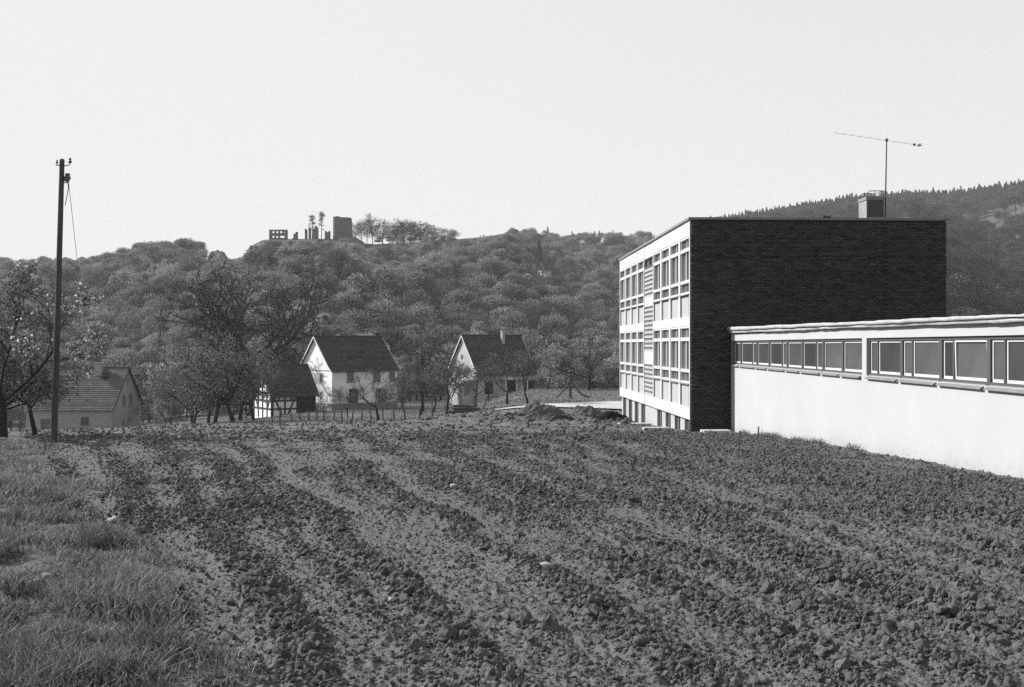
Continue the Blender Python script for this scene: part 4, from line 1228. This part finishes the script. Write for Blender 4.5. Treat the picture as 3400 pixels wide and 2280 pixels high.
# skyline trees at the castle: two tall pines, then the row right of the tower
gS = 'trees along the castle ridge'
def pine(x, ytop, ybot, label, seed, crown=.5, w=1.0):
    H = (ybot - ytop) * 1.45423 / 3400 * CY
    e = empty('pine_tree', cp(x, ybot)); tag(e, label, 'tree', gS)
    mb = MB(); mb.tube([(0, 0, -1.5), (.1, 0, H * .5), (.0, .1, H * .97)], [.2, .15, .04], 6)
    rr = random.Random(seed); P_ = []
    for k in range(26):
        z = H * (1 - crown + crown * rr.random() ** .9); a_ = rr.uniform(0, 6.28); ln = w * (1.1 + 1.0 * (1 - (z / H)) ) * rr.uniform(.5, 1.1)
        q = Vector((math.cos(a_) * ln, math.sin(a_) * ln, z + .15)); mb.tube([(0, 0, z - .15), q], [.05, .025], 3)
        for _ in range(26): P_.append(q * 1.0 + Vector((rr.gauss(0, .33), rr.gauss(0, .33), rr.gauss(0, .22))) - Vector((q.x, q.y, 0)) * rr.random() * .5)
    for _ in range(160): P_.append(Vector((rr.gauss(0, .55 * w), rr.gauss(0, .55 * w), H * (.98 - crown * .6 * rr.random()))))
    link('trunk', mb.mesh('trunk'), M['bark'], e)
    V_, F_, T_ = leaf_quads(np.array([p[:] for p in P_]), .17, seed, .5, 1.3, .8); link('crown', np_mesh('crown', V_, F_, T_), M['conifer'], e)
pine(713, 491, 546, 'left of two tall thin pines between castle pillars and tower', 1, .62)
pine(734, 485, 546, 'right of two tall thin pines between castle pillars and tower', 2, .66)
RT = dict(levels=4, nseg=[5, 4, 3, 2, 2], wob=[.04, .14, .2, .25, .3], trop=[.04, .05, .03, 0, 0], kids=[(12, 14), (4, 5), (3, 4), (2, 3)], start=[.16, .3, .3, .3], angle=[(30, 60), (30, 60), (30, 60), (30, 60)],
          ratio=[(.3, .45), (.5, .7), (.5, .7), (.5, .7)], rr=.5, taper=.3, leaf_levels=2)
rt = [tree_meshes('ridge_tree_%d' % i, 700 + i, RT, 8, .16, 4, .12, .25, minr=.03, lo=.5, hi=1.3) for i in range(4)]
RTL = [(812, 502, 556, 'thin tree touching the right side of the castle tower', .95), (824, 499, 558, 'second slim tree right of the castle tower', .8), (838, 496, 559, 'third tall slim tree right of the castle tower', .75),
       (851, 484, 560, 'tallest slim skyline tree right of the castle tower', .8), (874, 498, 560, 'broad pale skyline tree right of the tallest one', 1.25), (890, 520, 560, 'low bushy skyline tree in the ridge row', 1.5),
       (905, 502, 558, 'thin see-through skyline tree in the ridge row', 1.0), (922, 500, 557, 'left of the two dense dark skyline trees', 1.3), (938, 499, 556, 'dense dark skyline tree at the middle of the ridge row', 1.35),
       (957, 502, 555, 'right of the two dense dark skyline trees', 1.35), (975, 512, 554, 'shorter dark skyline tree closing the dense group', 1.2), (996, 516, 552, 'airy skyline tree beyond the dense group', 1.1),
       (1022, 519, 550, 'low round skyline tree near the ridge meadow', 1.7), (1038, 524, 549, 'last small round tree at the right end of the ridge row', 1.5)]
def airy_crown(seed, H, w):
    rg = np.random.default_rng(seed); P_ = []
    for k in range(26):
        d = rg.normal(size=3); d /= np.linalg.norm(d); d *= rg.random() ** .4
        c = np.array([d[0] * w, d[1] * w, H * .62 + d[2] * H * .36]); c[2] = max(c[2], H * .2)
        P_.append(c + rg.normal(0, .55, (int(rg.integers(25, 85)), 3)))
    V_, F_, T_ = leaf_quads(np.concatenate(P_), .13, seed, .6, 1.4, .8)
    return np_mesh('crown', V_, F_, T_)
airy = [airy_crown(770 + i, 10.3, (2.4, 3.0, 2.6, 3.3)[i]) for i in range(4)]
for i, (x, yt, yb, lb, wd) in enumerate(RTL):
    wm, lm, h0, t = rt[i % 4]
    lm = airy[i % 4]
    H = (yb - yt) * 1.45423 / 3400 * CY
    place('ridge_tree', lb, 'tree', wm, lm, h0 + .3, A_(x) * (CY + 6), CY + 6, H * 1.02, i * 1.3, gS, leafm=M['hill_leaf'], z=E_(yb) * (CY + 6), widen=wd * (1.0 if i < 4 else 1.3))
for i, (x, yt, yb, lb) in enumerate([(1156, 529, 536, 'small lone bush on the ridge meadow skyline'), (1167, 522, 533, 'bush at the left end of the distant ridge wood')]):
    wm, lm, h0, t = rt[i]; place('ridge_tree', lb, 'tree', wm, lm, h0, A_(x) * 600, 600, (yb - yt) * 1.45423 / 3400 * 600, i, gS, leafm=M['hill_leaf'], z=E_(yb) * 600 - .3, widen=1.6)

# ------------------------------------------------------------------ telegraph pole
pY = 28.5; pX = ux(178, pY); pzb = gz(pX, pY) - .3
pl = empty('telegraph_pole', (pX, pY, pzb), 0); pl.rotation_euler = (0, R(1.65), 0)
tag(pl, 'tall leaning wooden telegraph pole at the left side of the field', 'pole')
Hp = (1147 - 528) / 3400 * pY - pzb
link('post', MB().tube([(0, 0, 0), (0, 0, Hp * .5), (0, 0, Hp - .03), (0, 0, Hp)], [.088, .080, .066, .05], 14).mesh('post', smooth=False), M['pole'], pl)
def insul(z, x, s_=1.0):
    e = empty('insulator', (x, 0, z)); e.parent = pl
    link('bracket', MB().tube([(-x + .05, 0, -.12 * s_), (-.03, 0, -.10 * s_), (0, 0, -.06 * s_), (0, 0, .02)], .014, 6).mesh('bracket'), M['metal'], e)
    link('bell', MB().tube([(0, 0, -.03 * s_), (0, 0, .01), (0, 0, .05 * s_), (0, 0, .08 * s_), (0, 0, .11 * s_)], [.05 * s_, .052 * s_, .03 * s_, .04 * s_, .015], 10).mesh('bell'), M['porcelain'], e)
insul(Hp - .07, .22); insul(Hp - .52, .19, 1.25); insul(Hp - .50, .13, 1.0); insul(Hp - .1, -.14, .7)
link('junction_box', MB().box(.09, .20, -.06, .06, Hp - .62, Hp - .50).mesh('box'), M['metal'], pl)
link('cable', MB().tube([(.17, 0, Hp - .6), (.20, 0, Hp - .8), (.16, 0, Hp - 1.05), (.12, 0, Hp - 1.3)], .012, 5).mesh('cable'), M['metal'], pl)
top = Vector((pX + .40, pY, pzb + Hp - .5))
end = Vector((ux(330, 108), 108, -6.0)); pts_ = []
for i in range(21):
    t = i / 20; p = top.lerp(end, t); p.z -= 3.4 * 4 * t * (1 - t) * .5; pts_.append(p)
wi = MB().tube(pts_, .009, 4).build('overhead_wire', M['metal']); tag(wi, 'sagging overhead wire from the telegraph pole to the cottage', 'wire')

# ------------------------------------------------------------------ fence
us = [905, 929, 971, 1000, 1025, 1051, 1075, 1108, 1136, 1167, 1202, 1234, 1271, 1308, 1349, 1394, 1436, 1484, 1530, 1587]
fn = empty('field_fence', (ux(1200, 78), 78, gz(ux(1200, 78), 78))); tag(fn, 'row of rough wooden fence posts along the far field edge', 'fence')
rr = random.Random(9); tops_ = []
for i, u in enumerate(us):
    Yf = 79.5 - 3.5 * i / len(us); x = ux(u, Yf); z = gz(x, Yf); h_ = rr.choice([.95, 1.1, 1.25, 1.0, 1.35])
    lx = rr.gauss(-.05, .09)
    q0 = Vector((x, Yf, z - .25)) - fn.location; q1 = Vector((x + lx, Yf + rr.gauss(0, .05), z + h_)) - fn.location
    link('post', MB().tube([q0, q0.lerp(q1, .5) + Vector((rr.gauss(0, .015), 0, 0)), q1], [.065, .06, .045], 6).mesh('post'), M['wood'], fn)
    tops_.append(q0.lerp(q1, .78))
for k in (1.0, .6):
    mb = MB()
    for a_, b_ in zip(tops_, tops_[1:]):
        a2 = Vector((a_.x, a_.y, a_.z - (1 - k) * 1.0)); b2 = Vector((b_.x, b_.y, b_.z - (1 - k) * 1.0))
        mb.tube([a2, a2.lerp(b2, .5) - Vector((0, 0, .03)), b2], .006, 3)
    link('wire', mb.mesh('wire'), M['metal'], fn)

# propped post with two struts on the meadow
qy = 84.0; qx = ux(1892, qy); tr = empty('propped_post', (qx, qy, gz(qx, qy))); tag(tr, 'short post with two slanting struts standing on the meadow', 'post')
link('post', MB().tube([(0.05, 0, -.2), (0, 0, 1.25), (-.02, 0, 1.55)], [.13, .12, .09], 7).mesh('post'), M['wood'], tr)
link('strut', MB().tube([(-1.25, -.1, -.12), (-1.12, -.1, .0), (-.55, 0, .62), (-.05, 0, 1.4)], [.05, .08, .075, .06], 6).mesh('strut'), M['wood'], tr)
link('strut', MB().tube([(.08, 0, 1.45), (.6, 0, .7), (.98, -.1, .3), (1.55, -.1, .10), (1.75, -.1, .25)], [.06, .08, .08, .07, .04], 6).mesh('strut'), M['wood'], tr)

# log pile and leaning stick at the end of the fence
ly = 73.0; lx = ux(1545, ly); lz = gz(lx, ly)
rr = random.Random(2)
for i, (dx, dz, ln, r2, lb) in enumerate([(-.2, .1, 2.2, .10, 'bottom log of the small wood pile at the fence end'), (.1, .30, 1.9, .12, 'middle log of the small wood pile at the fence end'), (-.1, .52, 1.5, .09, 'top log of the small wood pile at the fence end')]):
    b_ = MB().tube([(-ln / 2, 0, 0), (0, .05, .02), (ln / 2, 0, -.02)], [r2, r2 * 1.05, r2 * .9], 8).build('log', M['wood']); b_.location = (lx + dx, ly + (i % 2) * .1, lz + dz); tag(b_, lb, 'log', 'logs piled at the fence end')
b_ = MB().tube([(0, 0, 0), (.35, 0, .2), (.6, 0, .75), (.72, 0, 1.3)], [.06, .05, .05, .04], 6).build('leaning_branch', M['wood']); b_.location = (lx + .85, ly - .2, lz); tag(b_, 'bent branch leaning on the last fence post', 'branch')

# ------------------------------------------------------------------ path, heaps, slabs
pa = [(ux(1640, 70), 70.5), (ux(1760, 70), 71.0), (ux(1900, 71), 71.5), (ux(2060, 71), 71.5), (9.0, 71.5)]
wd = [.8, 2.6, 6.0, 10.5, 12.0]
Vp, Fp = [], []
ss = np.linspace(0, 4, 60)
for s_ in ss:
    x = np.interp(s_, range(5), [p[0] for p in pa]); y = np.interp(s_, range(5), [p[1] for p in pa]); w = np.interp(s_, range(5), wd)
    for j in range(9):
        yy_ = y + w * (j / 8 - .5) + .1 * math.sin(s_ * 13 + j)
        Vp.append((x, float(yy_), gz(x, yy_) + .12))
Fp = grid_faces(60, 9)
tag(link('path', np_mesh('path', np.array(Vp), Fp, smooth=True), M['path']), kind='structure')
def heap(u, Y, rx, ry, hh, seed, label, m=None, nm='soil_heap'):
    x = ux(u, Y); return mound(nm, label, 'soil heap', x, Y, rx, ry, hh, gz(x, Y) - .05, m or M['heap'], seed, 'soil heaps beside the school', rough=.5)
heap(1795, 57, 1.75, 1.3, .85, 41, 'left dark soil heap in front of the gravel path')
heap(1950, 55, 1.5, 1.2, .85, 42, 'right dark soil heap nearer the school corner')
heap(1700, 56, 1.6, 1.2, .45, 43, 'low spread of rubble left of the dark soil heaps', M['soil'])
heap(2030, 51, 1.4, 1.1, .55, 44, 'small earth bank at the foot of the school corner', M['soil'])
heap(1870, 52, 1.3, .9, .4, 45, 'pale low mound before the gap between the soil heaps', M['soil'])
rg = np.random.default_rng(91); n = 900
px_ = rg.normal(1.6, 3.2, n); py_ = rg.uniform(46, 57, n); k = (px_ < 5.6) & (px_ > -7); px_, py_ = px_[k], py_[k]
sz_ = .03 + .16 * rg.random(len(px_)) ** 4
V_, F_, T_ = scatter_lumps(px_, py_, field_h(px_, py_) + sz_ * .3, sz_, 1, 93)
tag(link('rubble', np_mesh('rubble', V_, F_, T_ * 1.1), M['soil']), 'scattered stones and earth lumps around the soil heaps', 'rubble', kind='stuff')
def slab(x0, x1, y0, y1, hh, label, rz=0):
    z = gz((x0 + x1) / 2, (y0 + y1) / 2); o = MB().box(-(x1 - x0) / 2, (x1 - x0) / 2, -(y1 - y0) / 2, (y1 - y0) / 2, -.1, hh).build('concrete_slab', M['path']); o.location = ((x0 + x1) / 2, (y0 + y1) / 2, z); o.rotation_euler = (0, 0, rz)
    tag(o, label, 'slab', 'slabs lying by the school wall')
slab(6.9, 7.9, 36.9, 37.5, .12, 'pale slab on the soil before the brick end wall', .05)
slab(5.2, 6.2, 40.3, 40.8, .14, 'pale slab left of the school corner', .0)
slab(4.9, 6.4, 47.0, 47.6, .16, 'long pale slab along the foot of the window facade', .1)
# strip of pale concrete footing along the facade
stk = MB().tube([(0, 0, -.2), (.01, 0, .32)], .025, 5).build('survey_stake', M['wood']); stk.location = (8.15, 33.9, gz(8.15, 33.9)); tag(stk, 'small dark stake standing close to the white wing wall', 'stake')

# ------------------------------------------------------------------ parked car below the crest
cy_ = 112.0; cx_ = ux(147, cy_)
car = empty('parked_car', (cx_, cy_, gz(cx_, cy_) + .0), R(75)); tag(car, 'small white car parked near the apple tree and cottage', 'car')
body = MB().prism([(-1.9, .3), (1.9, .3), (1.95, .6), (1.8, .82), (.9, .9), (-1.0, .9), (-1.85, .8), (-1.95, .55)], 'y', -.75, .75)
link('body', body.mesh('body'), M['car'], car)
link('cabin', MB().prism([(-1.15, .88), (.95, .88), (.5, 1.38), (-.8, 1.40)], 'y', -.66, .66).mesh('cabin'), M['car'], car)
for sy in (-1, 1):
    link('side_window', MB().prism([(-.95, .93), (.75, .93), (.42, 1.31), (-.72, 1.32)], 'y', sy * .66 - .006, sy * .66 + .006).mesh('win'), M['glass'], car)
    for sx in (-1.2, 1.2):
        w_ = link('wheel', MB().tube([(sx, sy * .62, .3), (sx, sy * .78, .3)], .3, 14).mesh('tyre'), M['rubber'], car)
        link('hubcap', MB().tube([(sx, sy * .78, .3), (sx, sy * .80, .3)], .16, 12).mesh('hub'), M['car'], w_)
    link('headlight', MB().tube([(1.88, sy * .55, .65), (1.97, sy * .55, .65)], .1, 10).mesh('lamp'), M['glass'], car)
link('windscreen', MB().add([(.96, -.6, .92), (.96, .6, .92), (.55, .55, 1.34), (.55, -.55, 1.34)], [(0, 1, 2, 3)]).mesh('ws'), M['glass'], car)
link('rear_window', MB().add([(-1.14, -.6, .94), (-1.14, .6, .94), (-.86, .55, 1.34), (-.86, -.55, 1.34)], [(0, 3, 2, 1)]).mesh('rw'), M['glass'], car)

# ------------------------------------------------------------------ grass
def blades(px, py, pz, h, w, lean, seed, lo, hi):
    rg = np.random.default_rng(seed); n = len(px)
    a = rg.uniform(0, 2 * PI, n); la = rg.uniform(0, 2 * PI, n)
    q = np.stack([np.cos(a), np.sin(a), np.zeros(n)], 1) * (w / 2)[:, None]
    ld = np.stack([np.cos(la), np.sin(la), np.zeros(n)], 1) * (h * lean)[:, None]
    p0 = np.stack([px, py, pz - .02], 1); up = np.array([0, 0, 1.0])
    p1 = p0 + up * (h * .55)[:, None] + ld * .3; p2 = p0 + up * (h * np.sqrt(np.clip(1 - lean ** 2 * .6, .1, 1)))[:, None] + ld
    V_ = np.stack([p0 - q, p0 + q, p1 + q * .75, p1 - q * .75, p2 + q * .12, p2 - q * .12], 1).reshape(-1, 3)
    b = (np.arange(n) * 6)[:, None]
    F_ = np.concatenate([b + np.array([[0, 1, 2, 3]]), b + np.array([[3, 2, 4, 5]])])
    return V_, F_, np.repeat(rg.uniform(lo, hi, n), 6)
rg = np.random.default_rng(50)
parts = []
n = 170000
py_ = 3.9 * (30 / 3.9) ** rg.random(n); px_ = rg.uniform(-FAN, -.05, n) * py_
k = (px_ - bank_x(py_) < .15 * rg.normal(size=n)) & (rg.random(n) < .45 + .9 * fbm(px_ * 1.1, py_ * 1.1, 52, 3))
px_, py_ = px_[k], py_[k]
tuft = fbm(px_ * 1.5, py_ * 1.5, 53, 3)
hh = (.032 + .14 * np.clip(tuft - .36, 0, 1) * 2.2) * rg.uniform(.6, 1.4, len(px_))
parts.append(blades(px_, py_, field_h(px_, py_), hh, .006 + .0011 * py_, rg.uniform(.15, .95, len(px_)), 54, .55, 1.5))
# coarse tussocks
for i in range(34):
    ty = 4.4 * (22 / 4.4) ** rg.random(); tx = bank_x(np.array(ty)) - rg.uniform(.15, .28 * ty); nn = 170
    a_ = rg.normal(0, .09, (2, nn)); X_ = tx + a_[0]; Y_ = ty + a_[1]
    ok = np.abs(X_) < FAN * Y_
    X_, Y_ = X_[ok], Y_[ok]
    if len(X_) < 5: continue
    parts.append(blades(X_, Y_, field_h(X_, Y_), rg.uniform(.10, .25, len(X_)), np.full(len(X_), .010), rg.uniform(.3, .95, len(X_)), 600 + i, .35, 1.0))
V_, F_, T_ = joinq(parts)
tag(link('grass', np_mesh('grass', V_, F_, T_), M['blade']), 'rough tufted grass on the bank at the left foreground', 'grass', kind='stuff')
# dry pale straws in the bank
n = 420; py_ = 4.6 * (18 / 4.6) ** rg.random(n); px_ = bank_x(py_) - rg.uniform(-.1, .45, n) * py_
k = px_ > -FAN * py_; px_, py_ = px_[k], py_[k]
V_, F_, T_ = blades(px_, py_, field_h(px_, py_) + .02, rg.uniform(.06, .18, len(px_)), np.full(len(px_), .005), rg.uniform(.6, 1.3, len(px_)), 55, .5, 1.2)
tag(link('dry_straw', np_mesh('dry_straw', V_, F_, T_), M['straw']), 'pale dry straws lying among the bank grass', 'straw', kind='stuff')
# short weeds in the smooth lanes of the field
n = 60000; py_ = 4.2 * (26 / 4.2) ** rg.random(n); px_ = rg.uniform(-.55, .60, n) * py_
k = (px_ - bank_x(py_) > -.1) & (rg.random(n) < np.clip(1.0 - row_density(px_, py_) * 1.6, 0, 1)) & (px_ < 8.0)
px_, py_ = px_[k], py_[k]
V_, F_, T_ = blades(px_, py_, field_h(px_, py_), rg.uniform(.012, .045, len(px_)), .004 + .0007 * py_, rg.uniform(.3, 1.0, len(px_)), 57, .7, 1.5)
tag(link('field_weeds', np_mesh('field_weeds', V_, F_, T_), M['blade']), 'thin short weeds sprouting in the smooth lanes of the field', 'weeds', kind='stuff')
# meadow grass beyond the field
n = 60000; py_ = rg.uniform(66, 150, n); px_ = rg.uniform(-.55, .16, n) * py_
k = ~((py_ < 78) & (px_ < ux(1587, 75))) & ~((py_ < 78.5) & (px_ > -2) & (py_ > 62))
px_, py_ = px_[k], py_[k]
V_, F_, T_ = blades(px_, py_, G(px_, py_), rg.uniform(.08, .22, len(px_)), np.full(len(px_), .06), rg.uniform(.3, 1.0, len(px_)), 58, .6, 1.4)
tag(link('meadow_grass', np_mesh('meadow_grass', V_, F_, T_), M['blade']), 'meadow grass under the orchard trees beyond the fence', 'grass', kind='stuff')
# weeds along the wing wall
n = 1500; yw = rg.uniform(24, 36, n); xw = 8.2 - np.abs(rg.normal(0, .12, n)); k = vnoise(yw * 1.5, yw * 0, 8) > .55; xw, yw = xw[k], yw[k]
V_, F_, T_ = blades(xw, yw, field_h(xw, yw), rg.uniform(.05, .22, len(xw)), np.full(len(xw), .015), rg.uniform(.2, .8, len(xw)), 59, .5, 1.2)
tag(link('wall_weeds', np_mesh('wall_weeds', V_, F_, T_), M['blade']), 'sparse weeds growing at the foot of the white wing wall', 'weeds', kind='stuff')
# a few pale stones in the soil
M['plaster_stone'] = mat('pale_stone', .22, .9, .2, 20)
gP = 'pale stones lying in the tilled soil'
for i, (u, v, s_, lb) in enumerate([(1507, 1632, .10, 'largest pale stone lying in the middle of the field'), (1838, 1695, .05, 'small pale stone right of the largest one in the soil'), (1815, 1905, .06, 'pale stone at the edge of a dark clod row in the lower middle'),
                                 (375, 1745, .10, 'pale stone at the edge of the grass bank'), (155, 1932, .06, 'small white stone inside the grass bank'), (1300, 2008, .045, 'small pale stone in the lower middle clods')]):
    dd = (v - 1147) / 3400.0; yq = 5.0
    for _ in range(60): yq = -float(G(ux(u, yq), yq)) / dd
    xq = ux(u, yq); vv, ff, tt = scatter_lumps(np.array([0.0]), np.array([0.0]), np.array([0.0]), np.array([s_ * .6]), 2, 300 + i, .8)
    o = link('pale_stone', np_mesh('pale_stone', vv, ff, tt), M['plaster_stone']); o.location = (xq, yq, float(field_h(np.array(xq), np.array(yq))) + s_ * .3); tag(o, lb, 'stone', gP)

hb_ = MB().box(-900, 1100, -60, 1500, -30, 190).build('haze', hzm); hb_['kind'] = 'stuff'; tag(hb_, 'thin pale haze filling the valley air')
